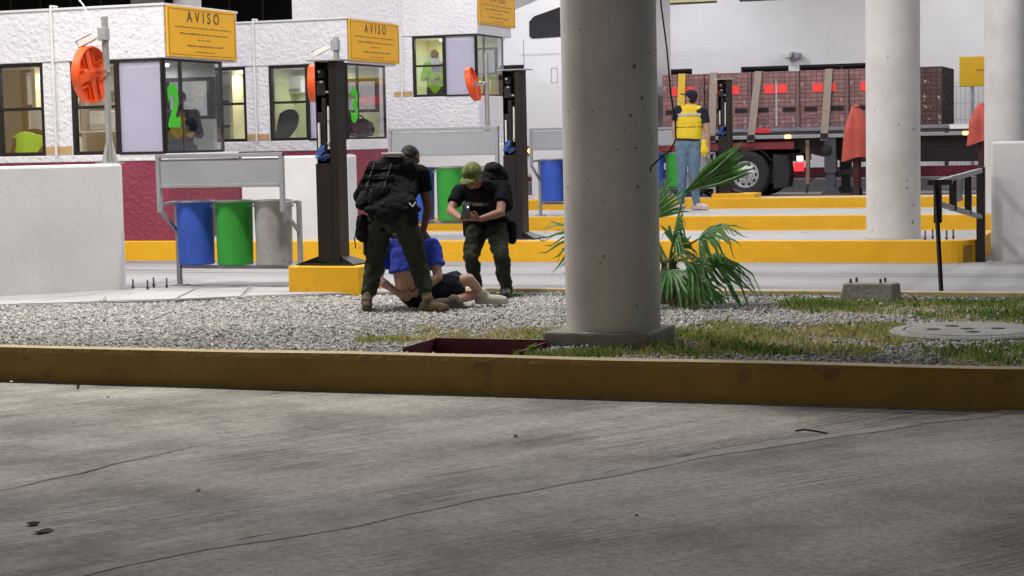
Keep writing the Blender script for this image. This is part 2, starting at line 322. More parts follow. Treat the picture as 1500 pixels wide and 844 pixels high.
# gravel, grass -------------------------------------------------------
def inpoly(x, y, poly):
    c = np.zeros(x.shape, bool); n = len(poly)
    for i in range(n):
        (x1, y1), (x2, y2) = poly[i], poly[(i+1) % n]
        if y1 != y2: c ^= ((y1 > y) != (y2 > y)) & (x < (x2-x1)*(y-y1)/(y2-y1)+x1)
    return c
COL1 = (-3.88, 12.78); MAN = (-1.45, 13.62, .56)
GRASS = [([(-5.75, 12.3), (-5.55, 13.4), (-4.6, 13.55), (-4.2, 12.9), (-4.3, 12.4), (-5.1, 12.45)], 1700, 'dry'),
         ([(-4.25, 11.72), (-3.95, 12.35), (-3.45, 12.45), (-3.5, 13.3), (-3.6, 13.95), (-2.1, 14.25), (-1.75, 13.3), (-2.0, 12.15), (-2.9, 11.95)], 8500, 'mix'),
         ([(-3.35, 15.5), (-2.95, 15.2), (-2.0, 14.9), (-1.5, 14.35), (3, 14.3), (3, 16.45), (-2.9, 16.35), (-3.3, 16.0)], 11000, 'green'),
         ([(-1.45, 11.9), (-1.5, 12.7), (-1.0, 13.0), (2, 13), (2, 11.9)], 2200, 'green'),
         ([(-6.45, 16.1), (-6.4, 16.4), (-5.3, 16.4), (-5.3, 16.15)], 500, 'lush'),
         ([(-4.0, 15.9), (-4.0, 16.4), (-3.0, 16.4), (-3.2, 15.9)], 300, 'lush')]
N0 = 260000
gx = rng.uniform(-13.5, 2.2, N0); gy = rng.uniform(11.69, 16.6, N0)
rear = np.interp(gx, [p[0] for p in REAR], [p[1] for p in REAR])
ok = (gy < rear-.02) & ~((gx > PIT[0]-.04) & (gx < PIT[1]+.04) & (gy > PIT[2]) & (gy < PIT[3]+.04))
ok &= ~((abs(gx-COL1[0]) < .45) & (abs(gy-12.8) < .45)) & (np.hypot(gx-MAN[0], gy-MAN[1]) > MAN[2]+.0)
keep = np.ones(N0, bool)
for pl, n_, k_ in GRASS:
    m_ = inpoly(gx, gy, pl); keep &= ~m_ | (rng.random(N0) < (.10 if k_ == 'mix' else .07 if k_ == 'green' else .35))
ok &= keep
gx, gy = gx[ok], gy[ok]; n = len(gx)
base = np.array([(a, b, c) for a in (-1, 1) for b in (-1, 1) for c in (-1, 1)], float)
sz = rng.lognormal(math.log(.0088), .32, n)[:, None, None]*np.array([1.25, 1., .75])[None, None]*rng.uniform(.75, 1.25, (n, 1, 3))
P = (base[None]*rng.uniform(.55, 1.0, (n, 8, 1))+rng.uniform(-.22, .22, (n, 8, 3)))*sz
q = rng.normal(size=(n, 4)); q /= np.linalg.norm(q, axis=1)[:, None]; a, b, c, d = q.T
RM = np.stack([1-2*(c*c+d*d), 2*(b*c-a*d), 2*(b*d+a*c), 2*(b*c+a*d), 1-2*(b*b+d*d), 2*(c*d-a*b), 2*(b*d-a*c), 2*(c*d+a*b), 1-2*(b*b+c*c)], 1).reshape(n, 3, 3)
P = np.einsum('nij,nkj->nki', RM, P)
gz = -.03+rng.random(n)**2*.020+.012*np.sin(gx*2.1+1)*np.cos(gy*2.7)
P += np.stack([gx, gy, gz], 1)[:, None]
qf = np.array([(0, 1, 3, 2), (4, 6, 7, 5), (0, 4, 5, 1), (2, 3, 7, 6), (0, 2, 6, 4), (1, 5, 7, 3)])
def np_mesh(name, verts, faces, m, attr=None):
    me = bpy.data.meshes.new(name); nf, k = faces.shape
    me.vertices.add(len(verts)); me.vertices.foreach_set('co', verts.astype(np.float32).ravel())
    me.loops.add(nf*k); me.loops.foreach_set('vertex_index', faces.astype(np.int32).ravel())
    me.polygons.add(nf); me.polygons.foreach_set('loop_start', (np.arange(nf)*k).astype(np.int32))
    me.update(calc_edges=True)
    if attr is not None:
        at = me.attributes.new('tone', 'FLOAT', 'POINT'); at.data.foreach_set('value', attr.astype(np.float32))
    me.materials.append(m); o = bpy.data.objects.new(name, me); C.objects.link(o); return o
def tone_mat(name, stops, rough=.85, trans=0):
    m = bpy.data.materials.new(name); m.use_nodes = True; N = m.node_tree.nodes; L = m.node_tree.links; b = N['Principled BSDF']
    b.inputs['Roughness'].default_value = rough; b.inputs['Specular IOR Level'].default_value = .25
    a = N.new('ShaderNodeAttribute'); a.attribute_name = 'tone'; rp = N.new('ShaderNodeValToRGB'); e = rp.color_ramp.elements
    while len(e) < len(stops): e.new(.5)
    for i, (p, c) in enumerate(stops): e[i].position = p; e[i].color = (*c, 1)
    L.new(a.outputs['Fac'], rp.inputs[0]); L.new(rp.outputs[0], b.inputs['Base Color'])
    if trans:
        tl = N.new('ShaderNodeBsdfTranslucent'); L.new(rp.outputs[0], tl.inputs[0]); mx = N.new('ShaderNodeMixShader'); mx.inputs[0].default_value = trans
        L.new(b.outputs[0], mx.inputs[1]); L.new(tl.outputs[0], mx.inputs[2]); L.new(mx.outputs[0], N['Material Output'].inputs[0])
    return m
gmat = tone_mat('crushed_stone', [(0, (.22, .212, .205)), (.35, (.34, .33, .312)), (.7, (.43, .415, .39)), (1, (.56, .54, .505))])
fs = (qf[None]+(np.arange(n)*8)[:, None, None]).reshape(-1, 4)
go = np_mesh('gravel', P.reshape(-1, 3), fs, gmat, np.repeat(np.clip(rng.beta(2.2, 1.9, n)+.12*np.sin(gx*.9)*np.sin(gy*1.3), 0, 1), 8))
tag(go, 'loose pale grey crushed stone between the yellow kerb and the lane', 'gravel', kind='stuff')
# grass blades
GV = []; GT = []
tone = {'dry': (.78, .16), 'mix': (.60, .24), 'green': (.36, .22), 'lush': (.12, .1)}
for pl, cnt, k_ in GRASS:
    px = [p[0] for p in pl]; py = [p[1] for p in pl]
    x = rng.uniform(min(px)-.1, max(px)+.1, cnt*3); y = rng.uniform(min(py), max(py), cnt*3)
    nx = x+.12*np.sin(y*7+x*3); ny = y+.1*np.sin(x*6)
    m_ = inpoly(nx, ny, pl) & (np.hypot(x-MAN[0], y-MAN[1]) > MAN[2]+.02)
    clump = np.sin(x*4.3+y*2.1)+np.sin(x*1.7-y*5.3+2)+.8*np.sin(x*9.1+y*7.7)
    m_ &= rng.random(cnt*3) < np.clip(.50+.32*clump, .06, 1)
    x, y, clump = x[m_], y[m_], clump[m_]; k = len(x)
    h = rng.uniform(.012, .040, k)*np.where(rng.random(k) < .05, 2.2, 1); an = rng.uniform(0, 2*np.pi, k); wd = rng.uniform(.0022, .0045, k); ln = rng.uniform(.2, 1.5, k)*h; la = rng.uniform(0, 2*np.pi, k)
    p0 = np.stack([x, y, np.full(k, -.03)], 1); dx = np.stack([np.cos(an), np.sin(an), np.zeros(k)], 1)*wd[:, None]; lean = np.stack([np.cos(la)*ln, np.sin(la)*ln, np.zeros(k)], 1)
    mid = p0+lean*.35; mid[:, 2] += h*.65+.02; tip = p0+lean; tip[:, 2] += h+.02
    GV.append(np.stack([p0-dx, p0+dx, mid+dx*.8, tip, mid-dx*.8], 1))
    mu, sd = tone[k_]
    tn = rng.normal(mu, sd, k)-.08*clump
    if k_ == 'mix': tn += np.clip((-2.6-x), -.6, 1)*-.05+np.where(y > 13, .12, -.05)
    GT.append(np.repeat(np.clip(tn, 0, 1), 5))
# taller weeds by plinth, kerb and manhole
for cx, cy, k, s_ in ((-3.42, 12.42, 90, .1), (-1.25, 12.2, 120, .18), (-1.05, 12.9, 60, .1), (-4.3, 12.9, 40, .08), (-2.95, 12.5, 60, .12), (-3.0, 15.6, 30, .07), (-1.55, 12.35, 60, .12), (-9.6, 15.0, 20, .05), (-3.6, 13.2, 60, .15)):
    x = rng.normal(cx, s_, k); y = np.maximum(rng.normal(cy, s_, k), 11.72); h = rng.uniform(.04, .11, k); an = rng.uniform(0, 2*np.pi, k); wd = rng.uniform(.002, .004, k); ln = h*rng.uniform(.1, .9, k); la = rng.uniform(0, 2*np.pi, k)
    p0 = np.stack([x, y, np.full(k, -.03)], 1); dx = np.stack([np.cos(an), np.sin(an), 0*an], 1)*wd[:, None]; lean = np.stack([np.cos(la)*ln, np.sin(la)*ln, 0*la], 1)
    mid = p0+lean*.3; mid[:, 2] += h*.6; tip = p0+lean; tip[:, 2] += h
    GV.append(np.stack([p0-dx, p0+dx, mid+dx*.8, tip, mid-dx*.8], 1)); GT.append(np.repeat(np.clip(rng.normal(.3, .2, k), 0, 1), 5))
GVa = np.concatenate(GV); ng = len(GVa)
grmat = tone_mat('grass_blades', [(0, (.06, .145, .028)), (.35, (.15, .25, .05)), (.62, (.38, .37, .11)), (1, (.56, .48, .23))], .7, .45)
go = np_mesh('grass', GVa.reshape(-1, 3), (np.array([(0, 1, 2, 3, 4)])+(np.arange(ng)*5)[:, None]), grmat, np.concatenate(GT))
tag(go, 'short patchy green and yellowed grass growing in the gravel strip', 'grass', kind='stuff')
# bare soil under the grass patches
soil = mat('dry_soil', (.18, .15, .09), .95, .3, 6, bump=.02, bscale=30, col2=(.32, .27, .16))
for k, (pl, c_, k_) in enumerate(GRASS[:4]):
    cx = sum(p[0] for p in pl)/len(pl); cy = sum(p[1] for p in pl)/len(pl)
    pts = []
    for i in range(len(pl)):
        for t in (0, .25, .5, .75):
            a_ = V(pl[i]).lerp(V(pl[(i+1) % len(pl)]), t); j = noise.noise((a_.x*3, a_.y*3, k))*.14; d_ = (a_-V((cx, cy))).normalized(); a_ = a_+d_*(j-.06); pts.append((a_.x, max(a_.y, 11.68)))
    struct(MB().prism(pts, -.03, -.026+.0006*k, bot=False).build('soil_patch', soil))

# ------------------------------------------------------------------ raised islands
def island(poly_front, x1, y0, y1, left=-34, name='traffic_island', rnd=.5, step=None):
    pts = [(left, y0)]; 
    for i in range(9):
        a = -math.pi/2+math.pi/2*i/8; pts.append((x1-rnd+rnd*math.cos(a), y0+rnd+rnd*math.sin(a)))
    for i in range(9):
        a = math.pi/2*i/8; pts.append((x1-rnd+rnd*math.cos(a), y1-rnd+rnd*math.sin(a)))
    if step: pts += [(step[0], y1), (step[0], step[1]), (left, step[1])]
    else: pts.append((left, y1))
    root = struct(MB().prism([(min(x, x1-.03), min(max(y, y0+.03), y1-.03) if not step else max(y, y0+.03)-(.03 if y > y0+.5 else 0)) for x, y in pts], -.05, .19, bot=False).build(name, concrete))
    n = len(pts); out = [V(p) for p in pts]; inn = []
    for i in range(n):
        a, b, c_ = out[i-1], out[i], out[(i+1) % n]; d1 = (b-a).normalized(); d2 = (c_-b).normalized(); t = (d1+d2); t = t.normalized() if t.length > 1e-6 else d1
        inn.append(b+V((-t.y, t.x))*.07)
    vs = [(p.x, p.y, -.05) for p in out]+[(p.x, p.y, .25) for p in out]+[(p.x, p.y, .253) for p in inn]+[(p.x, p.y, .2) for p in inn]; fs = []
    for i in range(n):
        j = (i+1) % n
        for q in range(3): fs.append((q*n+i, q*n+j, (q+1)*n+j, (q+1)*n+i))
    o = MB().add(vs, fs).build('kerb_edge', yellow, root, bevel=.012)
    MB().prism([(p.x, p.y) for p in inn], .2, .243, bot=False).build('island_top', concpad, root)
    return root
island(None, -2.10, 20.70, 23.0, rnd=.35)
island(None, .5, 27.0, 29.7, rnd=.5)
island(None, 3.0, 34.4, 35.35, rnd=.4, step=(-11.8, 37.2))

# ------------------------------------------------------------------ columns, canopy and its lamps
def column(x, y, r_, z0, label, plinth=None, cap=None):
    t = thing('column', label, 'column', (x, y, z0), group='round columns carrying the canopy')
    prof = [(r_, 0)]+[(r_, .02+(6.6-z0-.02)*i/14) for i in range(15)]
    MB().lathe(prof, n=48).build('shaft', colpaint, t, smooth=True)
    if plinth: plinth(t)
    return t
def pl1(t):
    vs = [(-.40, -.42), (.385, -.42), (.385, .30), (-.36, .30)]
    MB().prism(vs, -.13, .085).build('plinth', oldconc, t, bevel=.02)
column(-3.88, 12.80, .345, 0, 'grey-shaded round concrete column on a low square plinth in the grass', pl1)
column(-3.10, 21.35, .305, .245, 'bright white round column at the nose of the yellow island')
column(-2.43, 27.80, .285, .245, 'slim white round column beside the yellow board, behind the low wall')
column(-20.1, 35.2, .3, .245, 'white column seen over the roof of the lane two booth')
can = thing('canopy_roof', 'flat white canopy roof carried by the round columns', 'canopy', (0, 0, 0))
MB().bx(-28, 7, 12.2, 47.5, 6.6, 7.0).build('roof_slab', whitewall, can)
for y in (16.4, 21.3, 27.8, 35.2, 42): MB().bx(-28, 7, y-.15, y+.15, 6.35, 6.598).build('beam', whitewall, can)
lampm = mat('lamp_diffuser', (1, 1, 1), .5, .01, 2, emit=4)
LP = [(x, y) for y in (18.6, 24.6) for x in (-16, -12, -8, -4, 0)]+[(x, 14.6) for x in (-15, -11, -7)]+[(x, y) for y in (31.6, 38.6) for x in (-18, -13, -8, -3)]+[(x, 45) for x in (-20, -12, -5)]
for i, (x, y) in enumerate(LP):
    t = thing('canopy_light', 'flat white floodlight fixed under the canopy roof', 'lamp', (x, y, 6.6), group='floodlights under the canopy')
    MB().bx(-.5, .5, -.25, .25, -.09, 0).build('housing', whitep, t, bevel=.01)
    MB().bx(-.46, .46, -.21, .21, -.1, -.092).build('diffuser', lampm, t)
    ld = bpy.data.lights.new('floodlight', 'AREA'); ld.shape = 'RECTANGLE'; ld.size = .9; ld.size_y = .4; ld.color = (1, .955, .90) if y < 16 else (.985, .975, 1.0)
    ld.energy = 320 if y < 16 else 95 if y < 20 else 110 if y < 30 else 165
    lo = bpy.data.objects.new('light_source', ld); C.objects.link(lo); lo.parent = t; lo.location = (0, 0, -.12)

# ------------------------------------------------------------------ booths
def window(root, x0, x1, z0, z1, y, mid=None, fw_=.05, axis='x', panes=True, pane_mat=None, mull=None):
    f = MB(); d0, d1 = y-.03, y+.05
    def bb(a0, a1, b0, b1):
        if axis == 'x': f.bx(a0, a1, d0, d1, b0, b1)
        else: f.bx(d0-.02, d1-.06, a0, a1, b0, b1)
    bb(x0, x1, z0, z0+fw_); bb(x0, x1, z1-fw_, z1); bb(x0, x0+fw_, z0+fw_, z1-fw_); bb(x1-fw_, x1, z0+fw_, z1-fw_)
    if mid: bb(x0+fw_, x1-fw_, mid-.02, mid+.02)
    if mull: bb(mull-.02, mull+.02, z0+fw_, z1-fw_)
    fo = f.build('window', black, root, bevel=.004)
    cells = [(x0+fw_, x1-fw_, z0+fw_, z1-fw_)]
    if mid: cells = [(x0+fw_, x1-fw_, z0+fw_, mid-.02), (x0+fw_, x1-fw_, mid+.02, z1-fw_)]
    if mull: cells = [(x0+fw_, mull-.02, z0+fw_, z1-fw_), (mull+.02, x1-fw_, z0+fw_, z1-fw_)]
    for a0, a1, b0, b1 in cells:
        m = MB()
        if axis == 'x': m.bx(a0-.005, a1+.005, y+.005, y+.011, b0-.005, b1+.005)
        else: m.bx(y-.014, y-.008, a0-.005, a1+.005, b0-.005, b1+.005)
        m.build('pane', pane_mat or glass, fo)
    return fo
def booth(label, X, Y, dz, inner, number, top=3.25, L=6.5, D=1.57, DB=1.9):
    """corner of the booth at (X,Y); runs to -x and +y; dz lifts the window band"""
    t = thing('toll_booth', label, 'booth', (X, Y, .243), group='white stucco toll booths')
    o = -.243; s0, s1, tp = 1.37+dz+o, 2.59+dz+o, top+o; mz = (1.28+.06 if dz > .05 else 1.28)+o
    MB().bx(-L, 0, 0, DB, 0, mz).build('base_wall', maroon, t, bevel=.01)
    wl = MB()
    wl.bx(-L, .015, -.015, DB, mz, s0)                       # band under the windows
    wl.bx(-L, .03, -.03, DB+.02, s1, tp)                     # parapet
    for a, b in (((-L, -4.6), (-3.9, -2.55), (-1.82, -1.40)) if L > 5 else ((-L, -2.55), (-2.551, -1.40))): wl.bx(a, b, -.012, .14, s0, s1)   # piers
    wl.bx(-L, -L+.14, .14, D, s0, s1)
    wl.build('wall', stucco, t, bevel=.012)
    # coping
    MB().bx(-L, .05, -.05, DB+.03, tp, tp+.035).build('coping', whitewall, t, bevel=.01)
    # back wall and floor of the room
    bk = MB(); bk.bx(-L+.14, -3.2, D-.10, D, s0, s1); bk.bx(-2.2, -.9, D-.10, D, s0, s1); bk.bx(-3.2, -2.2, D-.10, D, s0, s0+.25); bk.bx(-.9, -.14, D-.1, D, s1-.2, s1); bk.bx(-.9, -.14, D-.1, D, s0, s0+.45)
    bk.build('inner_wall', inner, t)
    window(t, -3.2, -2.2, s0+.25, s1, D-.05, mid=s0+.7); window(t, -.9, -.14, s0+.45, s1-.2, D-.05)
    MB().bx(-2.62, -2.56, .9, D-.1, s0, s1).build('partition', cream, t)
    MB().bx(-1.75, -1.68, .75, D-.1, s0, s1).build('partition', inner, t)
    MB().bx(-L+.2, -.2, .2, D-.2, s1-.02, s1-.003).build('ceiling', officew, t)
    # windows on the lane side
    if L > 5: window(t, -4.6, -3.9, s0, s1, .03, mid=(s0+s1)/2+.01); window(t, -2.55, -1.82, s0, s1, .03, mid=(s0+s1)/2+.01)
    window(t, -1.40, -.70, s0, s1, .03, mid=(s0+s1)/2+.01)
    fx = window(t, -.70, -.02, s0, s1, .0, fw_=.03, pane_mat=frost)
    # glazed end facing along the lane
    eg = window(t, .0, 1.52, s0, s1, .01, axis='y', fw_=.035, mull=.42)
    # frosted film behind the first half of the end pane
    # tan strip beside the windows
    MB().bx(-1.81, -1.41, -.018, -.012, s0+.02, s0+.12).build('trim_strip', tan, t)
    MB().bx(-3.89, -2.56, -.018, -.012, s0+.02, s0+.12).build('trim_strip', tan, t)
    MB().bx(-1.0, -.08, .06, .55, s0-.02, s0+.03).build('counter', officew, t, bevel=.01)
    MB().bx(-.55, -.04, .55, 1.5, s0-.02, s0+.03).build('counter', officew, t, bevel=.01)
    # conduit
    MB().tube([(-1.63, -.05, s0+.0), (-1.63, -.05, tp-.02), (-1.63, -.045, tp+.06), (-1.63, .1, tp+.06)], .018, 8).build('conduit', whitep, t, smooth=True)
    # interior light
    for lx, pw in ((-.9, 10), (-2.2, 9)):
        MB().bx(lx-.3, lx+.3, 1.0, 1.15, s1-.06, s1-.022).build('ceiling_lamp', lampm, t)
        ld = bpy.data.lights.new('booth_light', 'AREA'); ld.shape = 'RECTANGLE'; ld.size = .55; ld.size_y = .14; ld.energy = pw; ld.color = (1, .98, .93)
        lo = bpy.data.objects.new('light_source', ld); C.objects.link(lo); lo.parent = t; lo.location = (lx, 1.07, s1-.075)
    if number:
        text(number, .72, greennum, t, (.0075, .19 if number == '2' else .24, (1.95 if number == '2' else 2.03)+o), (R(90), 0, R(90)), 'numeral', .004, .80, bold=.030)
    return t, s0, s1, tp
b2, s0, s1, tp2 = booth('toll booth with a green numeral two on its glass end, behind the orange disc', -12.24, 20.80, 0, mat('booth_grey_wall', (.50, .50, .47), .7, .05, 2), '2')
b3, s03, s13, tp3 = booth('toll booth with a green numeral three on its glass end, behind the open barrier post', -12.56, 27.0, .14, palegreen, '3', top=3.42)
b4, s04, s14, tp4 = booth('taller raised toll booth with an attendant in lime standing at its window', -13.19, 34.5, .97, palegreen, None, top=4.6, L=4.05)

def sign(X, Y0, Y1, z0, z1, label):
    t = thing('notice_sign', label, 'sign', (X+.055, (Y0+Y1)/2, z0), group='yellow notice boards on the booth ends')
    w_ = Y1-Y0; h = z1-z0
    MB().bx(-.012, .012, -w_/2, w_/2, 0, h).build('board', signyel, t, bevel=.004)
    f = MB(); e = .03; x0, x1 = .013, .015
    f.bx(x0, x1, -w_/2+e, w_/2-e, e, e+.008); f.bx(x0, x1, -w_/2+e, w_/2-e, h-e-.008, h-e); f.bx(x0, x1, -w_/2+e, -w_/2+e+.012, e+.008, h-e-.008); f.bx(x0, x1, w_/2-e-.012, w_/2-e, e+.008, h-e-.008)
    f.build('border_line', inkpale, t)
    text('AVISO', .20, ink, t, (.014, .02, h*.80), (R(90), 0, R(90)), 'lettering', .001, 1.0, 1.75, bold=.003)
    rr = random.Random(3)
    lines = MB()
    for z, a, b, th in ((.60, .10, .92, .020), (.475, .17, .86, .024), (.36, .42, .60, .02), (.24, .27, .80, .030), (.12, .38, .68, .018)):
        y = a
        while y < b:
            l = rr.uniform(.015, .05); lines.bx(.013, .0145, -w_/2+y*w_, -w_/2+min(b, y+l)*w_, h*z-th/2, h*z+th/2*rr.uniform(.3, 1)); y += l+rr.uniform(.006, .016)
    tag(lines.build('small_print', inkpale, t), kind='stuff')
    return t
sign(-12.24, 20.80, 22.62, 2.61, 3.26, 'yellow AVISO board on the end of the booth with numeral two')
sign(-12.56, 27.0, 28.98, 2.77, 3.43, 'yellow AVISO board on the end of the booth with numeral three')
sign(-13.19, 34.5, 36.6, 3.76, 4.42, 'yellow AVISO board high on the raised booth beside the white truck')

# things inside the booths
def office_chair(loc, rz, label):
    t = thing('office_chair', label, 'chair', loc, rz, 'office chairs inside the booths')
    MB().bx(-.23, .23, -.23, .23, .43, .5).build('seat', blackcl, t, bevel=.03)
    MB().tube([(0, .22, .72), (0, .26, .74)], [.30, .28], 20).build('backrest', blackcl, t, smooth=True, bevel=.01)
    MB().tube([(0, 0, .05), (0, 0, .43)], .03).build('stem', black, t)
    m = MB(); [m.bar((0, 0, .05), (.27*math.cos(a), .27*math.sin(a), .03), .04) for a in (0, 1.26, 2.5, 3.8, 5.0)]; m.build('base', black, t)
    return t
def monitor(loc, rz, label):
    t = thing('monitor', label, 'monitor', loc, rz, 'computer monitors in the booths')
    MB().bx(-.25, .25, -.015, .015, .10, .42).build('screen', screen, t, bevel=.006); MB().bar((0, .02, 0), (0, .02, .2), .05).build('stand', black, t); MB().bx(-.1, .1, -.06, .1, 0, .012).build('foot', black, t)
    return t
cz = .243
office_chair((-14.0, 28.0, s03+cz-.46), R(160), 'round-backed black chair inside the booth with numeral three')
monitor((-12.62, 21.6, s0+cz+.03), R(75), 'dark computer monitor behind the green numeral two')
monitor((-13.05, 27.75, s03+cz+.03), R(60), 'dark computer monitor behind the green numeral three')
bag = MB()
for a in range(9): pass
t = thing('backpack', 'dark bag slumped on the counter below the green numeral three', 'bag', (-12.78, 27.95, s03+cz+.03))
MB().lathe([(0, .0), (.20, .02), (.24, .12), (.20, .24), (.1, .30), (0, .31)], n=14).build('body', navy, t, smooth=True)
MB().tube([(-.1, -.05, .27), (-.05, -.12, .36), (.06, -.1, .36), (.1, -.03, .27)], .014, 6).build('strap', blackcl, t, smooth=True)
t = thing('air_conditioner', 'white wall air conditioner inside the booth with numeral three', 'air conditioner', (-14.42, 28.38, s13+cz-.42))
MB().bx(-.42, .42, -.1, .1, 0, .30).build('body', whitep, t, bevel=.03); MB().bx(-.38, .38, -.107, -.101, .03, .08).build('louvre', mat('louvre_grey', (.3, .3, .3), .5), t)
# lime jacket over a chair back in the left window
t = thing('safety_jacket', 'lime hi-vis jacket hung over a chair behind the window left of the orange disc', 'jacket', (-14.60, 21.2, s0+cz+.0))
jv = []
for i in range(15):
    for j in range(9):
        a = -1+2*i/14; b = j/8; w2 = .25*(1-.15*b); x = a*w2; y = -.09*math.cos(a*1.5)-.03*math.sin(a*9+b*3)*b; z = .30-(.30)*b+.03*math.cos(a*3)
        jv.append((x, y, z))
jf = [(i*9+j, (i+1)*9+j, (i+1)*9+j+1, i*9+j+1) for i in range(14) for j in range(8)]
o = MB().add(jv, jf).build('fabric', lime, t, smooth=True); sm = o.modifiers.new('s', 'SOLIDIFY'); sm.thickness = .025
MB().tube([(-.24, .0, .17), (-.19, .02, .17)], [.09, .1], 16).build('collar_lining', blackcl, t, bevel=.01)
office_chair((-14.60, 21.45, s0+cz-.62), R(180), 'black chair holding the lime jacket in the left window')
for k, (x, z) in enumerate(((-14.72, 1.83), (-14.42, 1.83))):
    o = MB().bx(-.11, .11, -.004, .004, -.16, .16).build('paper_notice', officew); o.location = (x, 21.62, z); tag(o, 'white paper sheet behind the window with the lime jacket', 'paper', 'papers taped in the left window')
o = MB().bx(-.10, .10, -.004, .004, -.15, .15).build('paper_notice', officew); o.location = (-14.12, 34.60, s04+cz+.62); tag(o, 'white paper taped inside the raised booth window', 'paper')
t = thing('filing_cabinet', 'grey cabinet inside the window beside the orange disc', 'cabinet', (-13.35, 21.95, s0+cz-.3))
MB().bx(-.35, .3, -.25, .25, 0, 1.15).build('body', mat('cabinet_grey', (.16, .17, .19), .5), t, bevel=.01); MB().bx(-.28, .22, -.262, -.252, .72, 1.0).build('drawer', officew, t, bevel=.005)
o = MB().bx(-.14, .14, -.1, .1, 0, .26).build('storage_box', whitep, bevel=.02); o.location = (-13.5, 21.3, s0+cz+.32); tag(o, 'white box inside the window beside the orange disc', 'box')
sh = MB().bx(-.4, .3, -.14, .14, -.02, 0).build('wall_shelf', officew); sh.location = (-13.4, 21.32, s0+cz+.318); tag(sh, 'white shelf inside the window beside the orange disc', 'shelf')

# ------------------------------------------------------------------ low guard walls
def guard_wall(poly, z0, z1, label):
    o = MB().prism(poly, z0, z1).build('guard_wall', whitewall, bevel=.025); tag(o, label, 'low wall', 'white low guard walls'); return o
guard_wall([(-13.6, 12.7), (-10.20, 16.28), (-10.20, 16.36), (-10.36, 16.68), (-10.6, 16.78), (-13.9, 13.3)], -.05, 1.295, 'white low wall beside the gravel carrying the pole with the large orange disc')
guard_wall([(-11.16, 20.74), (-9.80, 20.74), (-9.72, 20.86), (-9.72, 21.12), (-11.16, 21.12)], .2, 1.31, 'white low wall behind the grey sign panel and the coloured bins')
guard_wall([(-11.45, 27.05), (-10.0, 27.05), (-9.92, 27.15), (-9.92, 27.5), (-11.45, 27.5)], .2, 1.40, 'white low wall carrying the pole with the thin tilted orange disc')
guard_wall([(-12.1, 34.5), (-10.3, 34.5), (-10.2, 34.6), (-10.2, 35.0), (-12.1, 35.0)], .2, 1.36, 'white low wall behind the blue bin, half hidden by the grey column')
guard_wall([(-1.99, 21.1), (6, 21.1), (6, 21.75), (-1.85, 21.75), (-1.99, 21.6)], -.05, 1.32, 'white low wall beside the dark swing gate')

# ------------------------------------------------------------------ signal poles with orange discs
def signal_pole(X, Y, z0, top, label, disc_z, off, tilt=0, rz=0, box=True, camz=None, r_=.295):
    t = thing('signal_pole', label, 'pole', (X, Y, z0), group='poles with orange discs on the low walls')
    MB().tube([(0, 0, 0), (0, 0, top-z0)], .036, 14).build('post', galv, t, smooth=True)
    f = MB(); f.bx(-.11, .11, -.11, .11, 0, .012)
    for a in range(4):
        c, s = math.cos(a*math.pi/2), math.sin(a*math.pi/2); m = Matrix.Rotation(a*math.pi/2, 3, 'Z')
        f.add([m @ V(p) for p in ((.03, -.006, .012), (.10, -.006, .012), (.03, -.006, .26), (.03, .006, .012), (.10, .006, .012), (.03, .006, .26))], [(0, 1, 2), (3, 5, 4), (0, 3, 4, 1), (1, 4, 5, 2), (0, 2, 5, 3)])
    f.build('base_plate', galv, t, bevel=.002)
    # dished disc: rim, back and ribs; its hollow side faces +x
    d = bpy.data.objects.new('x', None); C.objects.remove if 0 else None
    prof = [(0, -.05), (r_*.9, -.05), (r_, -.035), (r_, .045), (r_*.955, .055), (r_*.93, .045), (r_*.90, .0), (r_*.80, -.012), (r_*.32, -.012), (r_*.24, .02), (0, .025)]
    dm = MB().lathe(prof, n=40, axis='X')
    for a in range(4):
        m = Matrix.Rotation(a*math.pi/2+.3, 3, 'X')
        b = MB().bx(-.02, .025, -.04, .04, r_*.2, r_*.92); dm.add([m @ V(p) for p in b.v], b.f)
        b = MB().bx(-.02, .02, -.10, -.085, r_*.3, r_*.8); dm.add([m @ V(p) for p in b.v], b.f); b = MB().bx(-.02, .02, .085, .10, r_*.3, r_*.8); dm.add([m @ V(p) for p in b.v], b.f)
    do = dm.build('disc', orange, t, smooth=True); do.location = (off[0], off[1], disc_z-z0); do.rotation_euler = (0, tilt, rz)
    ch = MB().bar((off[0]+.02, off[1], disc_z-z0), (.03, -.045, disc_z-z0+.02), .03, .05); ch.bar((off[0]+.02, off[1]-.02, disc_z-z0-.03), (.03, -.045, disc_z-z0-.01), .012); ch.box((.0, -.03, disc_z-z0+.01), (.085, .06, .04))
    ch.build('clamp', chrome, t, bevel=.003)
    if camz:
        MB().box((.0, -.03, camz-z0), (.10, .08, .13)).build('junction_box', greyp, t, bevel=.006)
        m = Matrix.Rotation(R(-24), 3, 'Y'); c_ = MB().box((0, 0, 0), (.19, .07, .07)); c_.box((-.02, 0, .042), (.21, .085, .012)); c_.box((-.105, 0, -.004), (.03, .055, .055))
        co = c_.build('camera', whitep, t, bevel=.012); co.rotation_euler = (0, R(-25), R(15)); co.location = (-.17, -.08, camz-z0-.06)
        MB().bar((-.03, -.05, camz-z0-.01), (-.13, -.07, camz-z0-.04), .03).build('camera_arm', whitep, t)
    return t
signal_pole(-10.45, 16.6, 1.295, 2.81, 'grey pole with a large ribbed orange disc standing on the low wall by the gravel', 2.22, (-.18, -.03, 0), camz=2.63)
signal_pole(-9.88, 20.95, 1.31, 2.77, 'grey pole with a camera and an orange disc seen edge-on behind the barrier post', 2.21, (-.30, -.06, 0), rz=R(18), camz=2.67, r_=.235)
